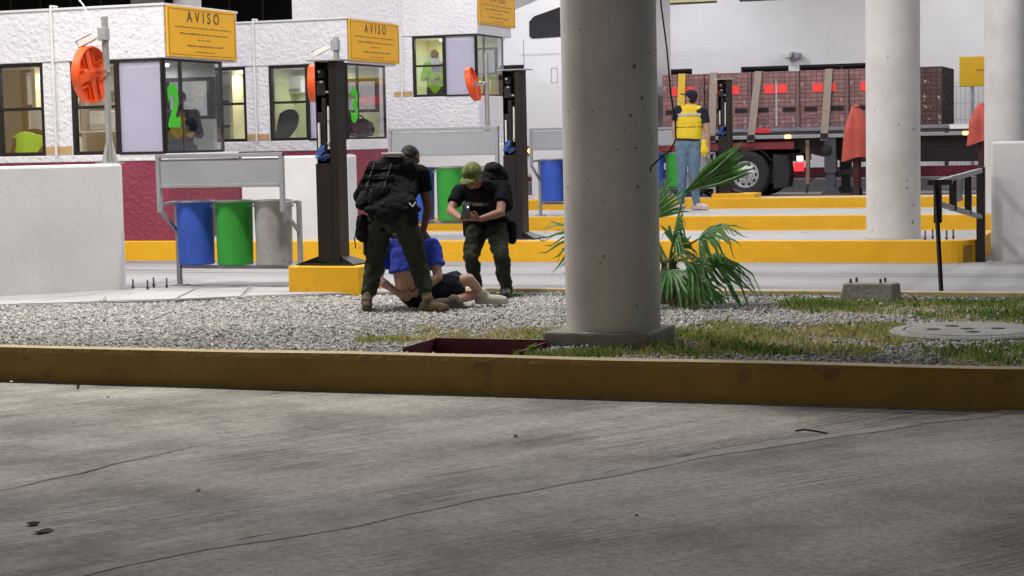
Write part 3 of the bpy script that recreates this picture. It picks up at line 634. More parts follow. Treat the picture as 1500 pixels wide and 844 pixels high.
signal_pole(-10.27, 27.25, 1.40, 2.82, 'thin grey pole with a tilted orange disc below the raised booth', 2.33, (-.2, -.1, 0), tilt=R(-14), rz=R(8), r_=.27)
# white cables hanging down to the camera
o = MB().tube([(-10.9, 16.7, 3.1), (-10.75, 16.68, 2.95), (-10.62, 16.62, 2.75), (-10.6, 16.55, 2.62)], .008, 6).build('cable', whitep, smooth=True); tag(o, 'thin white cable dropping to the camera on the orange disc pole', 'cable')
o.data.transform(Matrix.Identity(4))

# ------------------------------------------------------------------ bin stands
def bin_stand(X, Y, z, label, grp_pos):
    t = thing('bin_stand', label, 'bin stand', (X, Y, z), group='grey metal stands with sign panels over bins')
    W = 1.42; yb = .0; yp = -.27
    p = MB().bx(-.065, W-.065, yp-.012, yp+.012, 1.06, 1.325); p.build('sign_panel', panelg, t)
    f = MB(); a0, a1 = -.065, W-.065
    for x in (a0, a1): f.box((x, yp, 1.08), (.045, .05, .60))
    f.box(((a0+a1)/2, yp, 1.36), (W+.045, .055, .04)); f.box(((a0+a1)/2, yp-.004, 1.05), (W-.05, .05, .035))
    f.build('panel_frame', greyp, t, bevel=.004)
    for x in (a0, a1):
        br = MB(); br.bar((x, yp, .80), (x+.05, yb, .55), .032); br.build('brace', greyp, t, bevel=.003)
        br = MB(); br.bar((x, yp, .86), (x+.03, yb, .875), .03); br.build('brace', greyp, t, bevel=.003)
    lf = MB()
    x0, x1 = -.02, W-.02
    lf.box((x0, .0, .44), (.045, .045, .88)); lf.box((x1, .0, .44), (.045, .045, .88))
    for zz in (.195, .87): lf.box(((x0+x1)/2, .02, zz), (x1-x0-.05, .03, .035))
    for x in (.43, .88): lf.box((x, .06, .52), (.03, .02, .62))
    lf.box((x0, 0, .006), (.16, .14, .012)); lf.box((x1, 0, .006), (.16, .14, .012))
    lf.build('frame', greyp, t, bevel=.004)
    return t
def litter_bin(X, Y, z, m, label, group):
    t = thing('litter_bin', label, 'bin', (X, Y, z), group=group)
    MB().lathe([(.175, .0), (.185, .01), (.196, .645), (.203, .652), (.203, .665), (.190, .665), (.182, .02), (0, .02)], n=32).build('body', m, t, smooth=True)
    MB().lathe([(.0, 0), (.176, .0)], n=32).build('bottom', m, t)
    MB().lathe([(.196, .648), (.206, .651), (.206, .668), (.188, .668)], n=32).build('rim', galv, t, smooth=True)
    for s in (-1, 1): MB().tube([(s*.185, -.03, .60), (s*.225, -.03, .61), (s*.225, .03, .61), (s*.185, .03, .60)], .008, 6).build('pivot', greyp, t)
    return t
def bin_set(X, Y, z, where):
    bin_stand(X, Y, z, 'grey steel bin stand with a blank panel, '+where, None)
    for k, (m, c_) in enumerate(((binblue, 'blue'), (bingreen, 'green'), (bingrey, 'bare grey'))):
        litter_bin(X+.205+.455*k, Y-.02, z+.225, m, c_+' round litter bin hanging in the stand '+where, 'litter bins in stands')
bin_set(-9.90, 17.02, 0, 'beside the yellow block')
bin_set(-9.22, 21.45, .243, 'behind the two uniformed officers')
bin_set(-9.50, 27.55, .243, 'half hidden by the grey column')
bin_set(-9.85, 34.75, .243, 'beside the man in the yellow vest')

# ------------------------------------------------------------------ barrier posts (covers open)
def barrier(X, Y, z, H, label, s=1.):
    t = thing('barrier_post', label, 'barrier post', (X, Y, z), group='open black barrier posts on the islands')
    w_, d = .25, .22
    c = MB(); c.bx(-w_/2, w_/2, d/2-.012, d/2, .03, H)                               # back
    c.bx(w_/2-.075, w_/2, -d/2, d/2-.013, .03, H)                                     # right box side
    c.bx(-w_/2, -w_/2+.01, -d/2+.06, d/2-.013, .03, H)                                 # left side
    c.bx(-w_/2+.011, w_/2-.076, -d/2, d/2-.013, .03, H*.50)                            # closed lower half
    c.build('cabinet', darkst, t, bevel=.003)
    MB().box((.02, 0, H+.008), (w_+.12, d+.06, .012)).build('top_plate', galv, t)
    b = MB(); b.box((0, 0, .012), (.62, .42, .012))
    for a, L_ in ((0, .30), (math.pi, .30)):
        m = Matrix.Rotation(a, 3, 'Z'); p = [(w_/2, -.1, .018), (L_, -.19, .018), (L_, .19, .018), (w_/2, .1, .018), (w_/2, -.1, .085), (w_/2, .1, .085)]
        b.add([m @ V(q) for q in p], [(0, 1, 2, 3), (0, 4, 1), (3, 2, 5), (1, 4, 5, 2), (0, 3, 5, 4)])
    b.build('base_plate', darkst, t, bevel=.003)
    zc = H*.5
    k = MB(); k.tube([(-.05, -.02, H-.08), (-.05, -.02, H-.16)], .05, 12); k.box((-.06, -.01, H-.26), (.09, .09, .14)); k.tube([(-.03, -.03, H-.36), (-.03, -.03, zc+.05)], .035, 12); k.box((-.055, 0, zc+.33), (.10, .1, .34))
    k.build('motor', black, t, bevel=.004)
    sp = MB(); sp.tube([(-.085, -.07, H-.60), (-.085, -.07, H-.86)], .012, 8); sp.tube([(.025, -.07, H-.44), (.02, -.07, H-.86)], .013, 8); sp.build('rod', whitep, t, smooth=True)
    cl = MB(); [cl.box((x, -.075, zz), (.03, .03, .02)) for x, zz in ((-.04, H-.2), (.02, H-.30), (.035, zc+.42), (.02, zc+.2), (-.06, H-.1))]; cl.build('connector', galv, t)
    wr = MB()
    for q in range(4):
        pts = [(-.06+q*.012, -.09, zc+.18), (-.09+q*.02, -.10, zc+.12), (-.11+q*.015, -.12-.01*q, zc+.06), (-.02+q*.02, -.115, zc+.03+.02*q), (.04, -.1, zc+.07)]
        wr.tube(pts, .006, 5)
    wr.build('cable_loop', mat('blue_cable', (.05, .12, .40), .5), t, smooth=True)
    return t
blk = thing('plinth_block', 'yellow painted concrete block under the barrier post nearest the gravel', 'block', (-7.87, 16.52, 0))
MB().bx(-.385, .385, -.27, .27, -.02, .262).build('body', yellow, blk, bevel=.012)
barrier(-7.90, 16.55, .262, 2.0, 'tall black barrier post standing on a yellow block by the gravel')
barrier(-7.66, 21.25, .243, 2.05, 'tall black barrier post beside the man holding up a phone')
blk = thing('plinth_block', 'low yellow block under the barrier post beside the truck wheel', 'block', (-8.05, 34.87, .243))
MB().bx(-.42, .42, -.3, .3, -.02, .09).build('body', yellow, blk, bevel=.012)
barrier(-8.28, 34.95, .333, 2.18, 'tall black barrier post in front of the truck wheel')

# ------------------------------------------------------------------ bolts, block, pit, manhole
def bolts(pts, z, h, label, cat='bolt'):
    for x, y in pts:
        t = thing('anchor_bolt', label, cat, (x, y, z), group=label)
        MB().tube([(0, 0, -.03), (0, 0, h)], .009, 8).build('rod', steel, t); MB().tube([(0, 0, .012), (0, 0, .03)], .018, 6).build('nut', steel, t)
bolts(((-10.12, 16.42), (-10.02, 16.66), (-9.9, 16.34), (-9.83, 16.6)), .01, .10, 'rusty anchor bolt standing in the concrete beside the low wall')
bolts(((-2.68, 20.86), (-2.62, 21.05), (-2.45, 20.9), (-2.40, 21.1)), .243, .11, 'thin anchor bolt at the nose of the yellow island')
t = thing('concrete_footing', 'broken grey concrete footing with bolts lying on the grass', 'concrete block', (-2.58, 16.32, -.03), R(4))
bb = MB(); pr = [(-.26, -.12), (.22, -.13), (.28, -.02), (.26, .16), (-.24, .16)]
bb.add([(x, y, 0) for x, y in pr]+[(x*.9+.01, y*.8+.01, .165) for x, y in pr], [(0, 1, 2, 3, 4), (5, 6, 7, 8, 9)]+[(i, (i+1) % 5, 5+(i+1) % 5, 5+i) for i in range(5)])
o = bb.build('body', oldconc, t, bevel=.015)
for x, y in ((-.16, -.05), (-.12, .08), (.10, -.06), (.13, .07)): MB().tube([(x, y, .15), (x, y, .205)], .012, 6).build('bolt', steel, t)
t = thing('drain_pit', 'open rectangular drain pit with maroon steel rim behind the yellow kerb', 'drain', (0, 0, 0))
x0, x1, y0, y1 = PIT; pm = mat('maroon_steel', (.14, .035, .05), .6, .25, 6)
MB().bx(x0, x1, y1-.012, y1+.004, -.55, .035).build('rim', pm, t); MB().bx(x0-.012, x0, y0, y1, -.55, .03).build('rim', pm, t); MB().bx(x1, x1+.012, y0, y1, -.55, .02).build('rim', pm, t); MB().bx(x0, x1, y0-.012, y0, -.55, -.02).build('rim', pm, t)
MB().bx(x0, x1, y0, y1, -.60, -.552).build('bottom', mat('pit_mud', (.05, .04, .035), .9), t)
t = thing('manhole_cover', 'round grey concrete manhole cover with small holes in the grass', 'manhole cover', (MAN[0], MAN[1], 0))
mc = mat('manhole_concrete', (.25, .245, .235), .9, .2, 5, bump=.006, bscale=40, col2=(.36, .355, .345))
MB().lathe([(.56, -.04), (.56, .008), (.535, .022), (.46, .022), (.455, .010), (.445, .010), (.44, .024), (0, .026)], n=48).build('disc', mc, t, smooth=True)
for a, rr in ((0, .0), (.3, .22), (2.2, .22), (3.4, .24), (5.0, .2)):
    MB().lathe([(.0, .028), (.045, .028), (.055, .026)], c=(rr*math.cos(a), rr*math.sin(a), 0), n=14).build('lifting_hole', mat('hole_dark', (.01, .01, .01), .9), t)
# debris on the road
def bit(loc, pts, m, name, label, cat):
    t = MB().tube(pts, [.006]*len(pts), 6).build(name, m, smooth=True); t.location = loc; tag(t, label, cat); return t
bit((-1.98, 10.38, -.238), [(-.09, .02, 0), (-.04, .01, .012), (.03, 0, .006), (.10, -.03, 0)], mat('dark_twig', (.03, .025, .02), .8), 'twig', 'dark twig lying on the road below the kerb', 'twig')
lf = mat('dead_leaf', (.09, .07, .045), .8, .3, 20)
for k, (x, y, s) in enumerate(((-4.93, 7.07, .04), (-4.79, 6.95, .055), (-3.6, 9.9, .018), (-7.45, 11.3, .018), (-7.40, 11.22, .022), (-2.3, 7.9, .018))):
    pts = [(s*math.cos(a)*(1 if q % 2 else .7), s*.55*math.sin(a), .006*math.sin(a*2+k)) for q, a in enumerate(i*math.pi/4 for i in range(8))]
    o = MB().add([(0, 0, .01)]+pts, [(0, i+1, (i+1) % 8+1) for i in range(8)]).build('dead_leaf', lf); so_ = o.modifiers.new('s', 'SOLIDIFY'); so_.thickness = .003
    o.location = (x, y, -.241); o.rotation_euler = (0, 0, k*1.3); tag(o, 'larger curled dead leaf lying beside another on the concrete road' if k < 2 else 'small dead leaf lying on the concrete road', 'leaf', 'pair of larger dead leaves on the road' if k < 2 else 'dead leaves scattered on the road')
for k, (x, y) in enumerate(((-6.95, 10.9), (-4.6, 8.0), (-8.1, 11.42))):
    o = MB().lathe([(0, 0), (.012, .003), (.014, .01), (0, .018)], n=7).build('pebble', whitep); o.location = (x, y, -.249); tag(o, 'white pebble lying on the concrete road', 'pebble', 'white pebbles on the road')
# hanging wire on the column
o = MB().tube([(-3.47, 12.72, 4.2), (-3.455, 12.70, 3.0), (-3.45, 12.66, 2.4), (-3.40, 12.62, 2.07), (-3.37, 12.60, 1.75), (-3.335, 12.58, 1.55), (-3.33, 12.57, 1.44), (-3.37, 12.56, 1.36), (-3.44, 12.545, 1.31), (-3.50, 12.52, 1.25), (-3.505, 12.515, 1.22)], .0058, 8).build('hanging_wire', black, smooth=True)
tag(o, 'loose black wire dangling down the edge of the grey column', 'wire')

# ------------------------------------------------------------------ swing gate on the right
t = thing('swing_gate', 'dark steel swing gate with a small plate, propped on a thin leg', 'gate', (-2.08, 20.92, 0))
MB().box((0, 0, .52), (.09, .09, 1.06)).build('post', darkst, t, bevel=.004)
MB().bar((.0, -.05, 1.01), (-.02, -3.75, .985), .05).build('top_rail', greyp, t, bevel=.003)
MB().bar((.0, -.05, .50), (-.02, -3.75, .80), .045).build('brace_rail', greyp, t, bevel=.003)
for y, za, zb in ((-3.75, .62, 1.0), (-2.55, .68, .98), (-1.2, .58, .98)): MB().box((-.01, y, (za+zb)/2), (.07, .07, zb-za)).build('upright', darkst, t, bevel=.003)
MB().bar((-.03, -3.78, 1.0), (.03, -3.85, 0), .03).build('prop_leg', darkst, t)
MB().box((-.06, -1.75, .86), (.012, .9, .26)).build('plate', panelg, t, bevel=.003)
MB().bar((-.1, -3.75, .99), (.12, -3.75, .99), .05).build('end_bar', darkst, t)

# ------------------------------------------------------------------ red covered posts
def covered_post(X, Y, z, h, hc, label, s=1):
    t = thing('covered_post', label, 'post', (X, Y, z), group='posts under red canvas covers')
    MB().tube([(0, 0, .12), (0, 0, h-.05)], .085, 14).build('post', mat('oxblood_paint', (.06, .012, .014), .6), t, smooth=True)
    MB().lathe([(.0, 0), (.24, 0), (.24, .02), (.12, .16), (.1, .3), (0, .3)], n=6).build('foot', darkst, t)
    vs = []; fs = []; n = 40; m_ = 14
    for j in range(m_):
        u = j/(m_-1); z_ = h-(h-hc)*u
        for i in range(n):
            a = 2*math.pi*i/n; rr = (.035+.17*min(1, u*2.2)**.7+.075*u)*s; rr *= 1+.14*u*math.sin(a*5+u*2)+.06*math.sin(a*9+1)
            vs.append((rr*math.cos(a)*1.1+.05*u*s-.02, rr*math.sin(a), z_-.05*u*math.sin(a*2+1)))
    for j in range(m_-1):
        for i in range(n): fs.append((j*n+i, j*n+(i+1) % n, (j+1)*n+(i+1) % n, (j+1)*n+i))
    fs.append(tuple(range(n)))
    MB().add(vs, fs).build('canvas_cover', redcloth, t, smooth=True)
covered_post(-6.25, 38.0, 0, 2.02, .90, 'red canvas cover draped over a post between truck trailer and white column')
covered_post(-3.75, 38.0, 0, 1.98, 1.18, 'shorter red canvas cover draped over a post under the yellow board')

# ------------------------------------------------------------------ truck tractor
def wheel(parent, x, y, z, r_=.54, wd=.28, name='wheel'):
    w_ = bpy.data.objects.new(name, None); C.objects.link(w_); w_.parent = parent; w_.location = (x, y, z)
    MB().lathe([(r_*.56, 0), (r_*.60, -.012), (r_*.80, -.03), (r_*.93, -.02), (r_, .03), (r_, wd-.03), (r_*.9, wd), (r_*.56, wd-.02)], n=44, axis='Y').build('tyre', rubber, w_, smooth=True)
    MB().lathe([(r_*.57, -.002), (r_*.545, -.016), (r_*.52, .0), (r_*.50, .06), (r_*.30, .03), (r_*.29, -.01), (r_*.20, -.03), (0, -.03)], n=40, axis='Y').build('rim', mat('wheel_alloy', (.55, .55, .57), .35, .08, 6, metal=.5), w_, smooth=True)
    h = MB(); hb = MB()
    for k in range(10):
        a = 2*math.pi*k/10; c, s = math.cos(a)*r_*.40, math.sin(a)*r_*.40; h.lathe([(0, .0), (.042, .0)], c=(c, .042, s), n=12, axis='Y')
        hb.lathe([(0, -.025), (.017, -.025), (.017, .02)], c=(math.cos(a+.3)*r_*.25, -.005, math.sin(a+.3)*r_*.25), n=6, axis='Y')
    ho = h.build('vent_hole', black, w_); hb.build('wheel_nut', chrome, w_)
    MB().lathe([(0, -.055), (r_*.16, -.05), (r_*.18, -.02)], n=20, axis='Y').build('hub', mat('hub_grey', (.22, .22, .23), .5), w_, smooth=True)
    return w_
TY = 41.3
tk = thing('truck_tractor', 'white high-roof sleeper truck tractor standing behind the grey column', 'truck', (-9.32, TY, 0))
tw = mat('truck_white', (.76, .76, .79), .3, .03, 2, spec=.5)
prof = [(-6.4, .55), (-6.4, 2.3), (-6.15, 3.1), (-5.75, 3.9), (-5.55, 4.50), (-4.6, 4.82), (-3.4, 5.0), (-2.35, 5.0), (-2.35, .9), (-3.0, .9), (-3.0, .55)]
MB().prism(prof, .0, 2.45, ax='Y').build('cab', tw, tk, bevel=.09, seg=3)
hd = [(-8.3, .6), (-8.25, 1.5), (-7.9, 1.95), (-6.42, 2.25), (-6.42, .55), (-7.9, .5)]
MB().prism(hd, .12, 2.33, ax='Y').build('hood', tw, tk, bevel=.1, seg=3)
sw = [(-5.14, 3.86), (-5.08, 3.80), (-3.6, 3.84), (-3.6, 4.62), (-4.2, 4.56), (-5.02, 4.32), (-5.14, 4.2)]
MB().prism(sw, -.022, .0, ax='Y').build('sleeper_window', darkglass, tk, bevel=.012)
MB().prism([(-6.42, 2.5), (-6.16, 3.16), (-5.82, 3.86), (-5.80, 3.86), (-6.14, 3.16), (-6.40, 2.5)], .2, 2.2, ax='Y').build('windscreen', darkglass, tk)
MB().prism([(-6.1, 2.3), (-5.3, 2.3), (-5.3, 3.2), (-5.9, 3.2)], -.012, .0, ax='Y').build('door_window', darkglass, tk, bevel=.01)
rf = MB(); x0, x1, z0, z1 = -4.62, -4.46, 2.75, 3.1
for a, b, c_, d in ((x0, x1, z0, z0+.015), (x0, x1, z1-.015, z1), (x0, x0+.015, z0+.016, z1-.016), (x1-.015, x1, z0+.016, z1-.016)): rf.bx(a, b, -.006, .002, c_, d)
rf.build('locker_outline', mat('seam_grey', (.30, .30, .32), .6), tk)
MB().bx(-5.4, -2.4, -.004, .001, 3.40, 3.45).build('trim_line', mat('trim_pale', (.60, .60, .62), .5), tk)
MB().bx(-5.3, -5.285, -.004, .001, 1.1, 3.8).build('door_seam', MATS['seam_grey'], tk)
MB().tube([(-5.1, .32, .75), (-3.3, .32, .75)], .31, 24).build('fuel_tank', chrome, tk, smooth=True)
for x in (-4.8, -3.7): MB().lathe([(.318, -.03), (.318, .03)], c=(x, .32, .75), n=24, axis='X').build('tank_strap', darkst, tk)
amb = mat('amber_lamp', (1, .42, .10), .4, .02, 2, emit=6); rlm = mat('red_lamp', (.9, .02, .03), .4, .02, 2, emit=1.6); wlm = mat('white_lamp', (1, .95, .95), .4, .02, 2, emit=3)
MB().bx(-5.5, -5.05, -.03, .1, 1.06, 1.28).build('lamp_bracket', mat('oxide_red', (.22, .05, .04), .6), tk, bevel=.01)
for x in (-5.38, -5.17): MB().lathe([(0, -.055), (.05, -.05), (.065, -.03)], c=(x, 0, 1.17), n=16, axis='Y').build('marker_lamp', amb, tk, smooth=True)
MB().bx(-5.2, -4.95, .05, .12, .95, 1.06).build('bumper_bracket', tw, tk, bevel=.01)
redp = mat('chassis_red', (.20, .025, .03), .55, .15, 4)
MB().bx(-2.4, 1.15, .55, .75, .82, 1.08).build('chassis_rail', darkst, tk); MB().bx(-2.4, 1.15, 1.7, 1.9, .82, 1.08).build('chassis_rail', darkst, tk)
MB().bx(-2.3, 1.1, .05, .12, 1.10, 1.27).build('side_bar', redp, tk, bevel=.01)
MB().lathe([(0, 1.12), (.5, 1.12), (.5, 1.22), (0, 1.24)], c=(-.5, 1.25, 0), n=24).build('fifth_wheel', darkst, tk)
for x in (0, -1.36):
    wheel(tk, x, 0, .54); wheel(tk, x, 2.17, .54)
    MB().tube([(x, .3, .54), (x, 2.15, .54)], .09, 12).build('axle', darkst, tk)
wheel(tk, -7.3, 0.05, .54); wheel(tk, -7.3, 2.1, .54)
fd = MB()
for i in range(10):
    a0, a1 = R(150-12*i), R(138-12*i)
    fd.add([(.66*math.cos(a), y, .54+.62*math.sin(a)) for a in (a0, a1) for y in (.02, .62)], [(0, 1, 3, 2)])
o = fd.build('mudguard', darkst, tk); s_ = o.modifiers.new('s', 'SOLIDIFY'); s_.thickness = .02
MB().prism([(.62, .20), (.95, .24), (1.0, .5), (.95, .95), (.62, .98)], .05, .62, ax='Y').build('mud_flap', rubber, tk, bevel=.02)
MB().bx(1.10, 1.32, .04, .12, .60, .80).build('tail_lamp', rlm, tk, bevel=.01); MB().bx(1.17, 1.30, .03, .1, .83, .94).build('reverse_lamp', wlm, tk, bevel=.01)
for k in range(6): MB().bx(1.105+.07*(k % 3), 1.165+.07*(k % 3), .028, .038, .62+.09*(k//3), .69+.09*(k//3)).build('lamp_cell', rlm, tk)
MB().bx(1.36, 1.44, .1, .2, .3, 1.3).build('flap_hanger', mat('weathered_post', (.20, .14, .11), .7), tk)

# ------------------------------------------------------------------ trailer and load
tr = thing('flatbed_trailer', 'dark flatbed trailer loaded with brick pallets behind the truck tractor', 'trailer', (-9.32, TY, 0))
MB().bx(-2.1, 11.5, .02, 2.48, 1.42, 1.58).build('deck', mat('trailer_deck', (.045, .045, .055), .45, .2, 4), tr, bevel=.008)
MB().bx(-2.1, 11.5, -.012, .02, 1.50, 1.585).build('side_rail', mat('rail_steel', (.22, .22, .26), .35, .2, 3, metal=.4), tr, bevel=.006)
MB().bx(-2.1, 11.5, -.006, .018, 1.34, 1.40).build('lower_rail', mat('rail_steel_pale', (.32, .32, .35), .4, .2, 3, metal=.4), tr, bevel=.006)
MB().prism([(.2, 1.0), (1.3, 1.0), (2.2, .78), (11.4, .70), (11.4, 1.40), (-2, 1.40), (-2, 1.28), (.2, 1.25)], .55, .75, ax='Y').build('main_beam', darkst, tr)
MB().prism([(.2, 1.0), (1.3, 1.0), (2.2, .78), (11.4, .70), (11.4, 1.40), (-2, 1.40), (-2, 1.28), (.2, 1.25)], 1.75, 1.95, ax='Y').build('main_beam', darkst, tr)
for x in (1.92, ):
    for y in (.12, 2.1):
        lg = MB(); lg.bx(x-.13, x+.13, y-.1, y+.12, .55, 1.40); lg.bx(x-.10, x+.10, y-.07, y+.09, .12, .55)
        lg.prism([(x-.26, .02), (x+.26, .02), (x+.12, .2), (x-.12, .2)], y-.12, y+.14, ax='Y'); lg.build('landing_leg', mat('landing_grey', (.06, .065, .075), .5, .2, 5), tr, bevel=.008)
MB().lathe([(0, -.06), (.11, -.05), (.12, .0)], c=(1.85, .02, 1.06), n=16, axis='Y').build('gearbox', darkst, tr, smooth=True)
MB().bar((2.0, .3, .5), (4.2, .6, .95), .07).build('leg_brace', darkst, tr)
MB().tube([(1.35, .2, .1), (1.4, .2, .35), (1.6, .25, .5), (2.4, .4, .62)], .02, 8).build('air_hose', rubber, tr, smooth=True)
for x in (6.8, 7.5, 8.2, 9.0): MB().bar((x, .6, .72), (x+.12, 1.2, .2), .06).build('underrun_strut', darkst, tr)
rt_ = mat('reflector_red', (.65, .02, .03), .4, .1, 4); wt_ = mat('reflector_white', (.8, .8, .82), .4, .05, 4)
for x, m, l in ((.15, rt_, .42), (2.3, rt_, .35), (4.55, wt_, .42), (5.0, rt_, .62), (-1.6, wt_, .4)):
    MB().bx(x, x+l, -.018, -.013, 1.48, 1.575).build('reflector', m, tr)
for x in (.98, 3.0, 4.9): MB().bx(x-.07, x+.07, -.04, -.006, 1.34, 1.42).build('marker_lamp', amb, tr, bevel=.02)
for k, x in enumerate((10.2, 8.8)): wheel(tr, x, .05, .54)
# brick pallets
def brick_mat(name, ca, cb, mo):
    m = bpy.data.materials.new(name); m.use_nodes = True; N = m.node_tree.nodes; L = m.node_tree.links; b = N['Principled BSDF']; b.inputs['Roughness'].default_value = .85
    tc = N.new('ShaderNodeTexCoord'); mp = N.new('ShaderNodeMapping'); mp.inputs['Rotation'].default_value = (R(90), 0, 0); L.new(tc.outputs['Object'], mp.inputs[0])
    bt = N.new('ShaderNodeTexBrick'); bt.offset = 0; bt.inputs['Scale'].default_value = 1; bt.inputs['Brick Width'].default_value = .125; bt.inputs['Row Height'].default_value = .095; bt.inputs['Mortar Size'].default_value = .006
    bt.inputs['Color1'].default_value = (*ca, 1); bt.inputs['Color2'].default_value = (*cb, 1); bt.inputs['Mortar'].default_value = (*mo, 1); L.new(mp.outputs[0], bt.inputs['Vector'])
    nz = N.new('ShaderNodeTexNoise'); nz.inputs['Scale'].default_value = 9; nz.inputs['Detail'].default_value = 5; L.new(tc.outputs['Object'], nz.inputs['Vector'])
    r2 = N.new('ShaderNodeValToRGB'); r2.color_ramp.elements[0].position = .60; r2.color_ramp.elements[1].position = .68; L.new(nz.outputs['Fac'], r2.inputs[0])
    mx = N.new('ShaderNodeMix'); mx.data_type = 'RGBA'; L.new(r2.outputs[0], mx.inputs[0]); L.new(bt.outputs['Color'], mx.inputs[6]); mx.inputs[7].default_value = (.42, .30, .30, 1); L.new(mx.outputs[2], b.inputs['Base Color'])
    bp = N.new('ShaderNodeBump'); bp.inputs['Distance'].default_value = .01; bp.invert = True; L.new(bt.outputs['Fac'], bp.inputs['Height']); L.new(bp.outputs[0], b.inputs['Normal'])
    return m
brk = brick_mat('red_brick_pack', (.29, .155, .148), (.21, .108, .104), (.10, .06, .06)); brk2 = brick_mat('brown_brick_pack', (.10, .055, .045), (.075, .04, .035), (.03, .02, .02))
pw = mat('pallet_slot', (.02, .015, .015), .9)
NP = 6; x0 = -11.30
def pallet(x, wd, m, label, lab=True):
    t = thing('brick_pallet', label, 'brick pallet', (x, TY+.12, 1.582), group='brick packs on the flatbed trailer')
    MB().bx(0, wd, 0, 2.2, 0, 1.27).build('brick_pack', m, t, bevel=.01)
    if lab:
        for s in (.22, .78): MB().bx(wd*s-.14, wd*s+.14, -.012, -.002, .36, .46).build('fork_slot', pw, t)
        for s in (-.14, .14): MB().box((wd*.5+s, -.008, .88), (.25, .008, .20)).build('red_label', mat('label_red', (.85, .06, .05), .5, .05, 3), t, bevel=.003)
        MB().box((wd*.5+.02, -.010, .55), (.035, .008, 1.0)).build('binding_band', mat('band_bluegrey', (.35, .42, .48), .4), t)
for x in (-10.3, -9.2, -8.1, -7.0):
    MB().bx(x+9.32-.02, x+9.32+.02, .03, .07, 1.585, 2.78).build('side_stake', mat('stake_brown', (.16, .10, .09), .7), tr)
PX = [(-11.28, .98, 'beside the yellow strap'), (-10.28, 1.08, 'beside the man in the yellow vest'), (-9.18, 1.08, 'above the truck wheel'), (-8.08, 1.08, 'left of the landing leg'), (-6.98, 1.02, 'above the red canvas cover')]
for x, wd, wl_ in PX: pallet(x, wd, brk, 'reddish brick pack with red labels on the trailer, '+wl_)
pallet(-5.94, 1.0, brk2, 'dark brown brick pack at the rear end of the load', False)
khaki = mat('khaki_webbing', (.30, .25, .21), .8, .12, 8); ystrap = mat('yellow_webbing', (.62, .42, .05), .8, .1, 8)
for x, sh_, m, lb in ((-10.80, -.05, ystrap, 'yellow ratchet strap over the brick load'), (-10.06, -.03, khaki, 'khaki strap over the load beside the man in the yellow vest'), (-9.02, -.17, khaki, 'slanting khaki strap over the load above the truck wheel'), (-7.42, -.10, khaki, 'khaki strap over the load above the landing leg')):
    t = thing('cargo_strap', lb, 'strap', (x, TY, 1.58), group='ratchet straps over the brick load')
    f = MB(); wd = .085
    f.add([(-wd+sh_, -.035, -.30), (wd+sh_, -.035, -.30), (wd, .085, 1.285), (-wd, .085, 1.285), (-wd+sh_, -.042, -.30), (wd+sh_, -.042, -.30), (wd, .078, 1.292), (-wd, .078, 1.292)], [(0, 1, 2, 3), (7, 6, 5, 4), (0, 4, 5, 1), (1, 5, 6, 2), (2, 6, 7, 3), (3, 7, 4, 0)])
    f.bx(-wd, wd, .08, 2.4, 1.276, 1.284); f.build('webbing', m, t); MB().box((sh_*.95, -.06, -.2), (.16, .05, .12)).build('ratchet', darkst, t, bevel=.01)

# ------------------------------------------------------------------ building behind, boundary wall, fence, board
bd = thing('office_building', 'long white two-storey building behind the truck with dark windows', 'building', (0, 48, 0))
wl = MB(); zb, zt = 1.9, 3.22
ups = [(-42, -29.3), (-28.2, -23.9), (-13.4, -11.55), (-10.95, -8.85), (-8.5, -7.4)]   # upper windows
lows = [(-13.2, -12.25), (-10.93, -9.66), (-9.38, -7.2)]
U0, U1 = 4.92, 6.25
def seg(a, b, z0, z1): wl.bx(a, b, 0, .3, z0, z1)
seg(-45, 14, 0, zb); seg(-45, 14, zt, 4.30)
prev = -45
for a, b in lows: seg(prev, a, zb, zt); prev = b
seg(prev, 14, zb, zt)
prev = -45
for a, b in ups:
    lo_ = 4.30 if b < -20 else U0
    seg(prev, a, 4.30, U1); 
    if lo_ > 4.30: seg(a, b, 4.30, lo_)
    prev = b
seg(prev, 14, 4.30, U1); seg(-45, 14, U1, 8)
wl.build('wall', bwall, bd)
dkw = mat('dark_window_glass', (.008, .008, .010), .5, .2, 1, spec=.08)
for a, b in lows+ups:
    z0, z1 = (zb, zt) if (a, b) in lows else ((4.30 if b < -20 else U0), U1)
    f = MB(); f.bx(a, b, .06, .14, z0, z0+.06); f.bx(a, b, .06, .14, z1-.06, z1); n_ = max(1, int((b-a)/1.0))
    for i in range(n_+1): xx = a+(b-a)*i/n_; f.bx(max(a, xx-.03), min(b, xx+.03), .065, .135, z0+.06, z1-.06)
    fo = f.build('window', black, bd); MB().bx(a, b, .10, .11, z0, z1).build('pane', dkw if a not in (-13.4,) else mat('lit_blind', (.62, .56, .30), .8, .1, 3), fo)
MB().bx(-45, 14, -.02, 0, 7.6, 8.0).build('fascia', whitewall, bd)
MB().tube([(-22.9, -.05, 4), (-22.9, -.05, 8)], .04, 8).build('downpipe', greyp, bd)
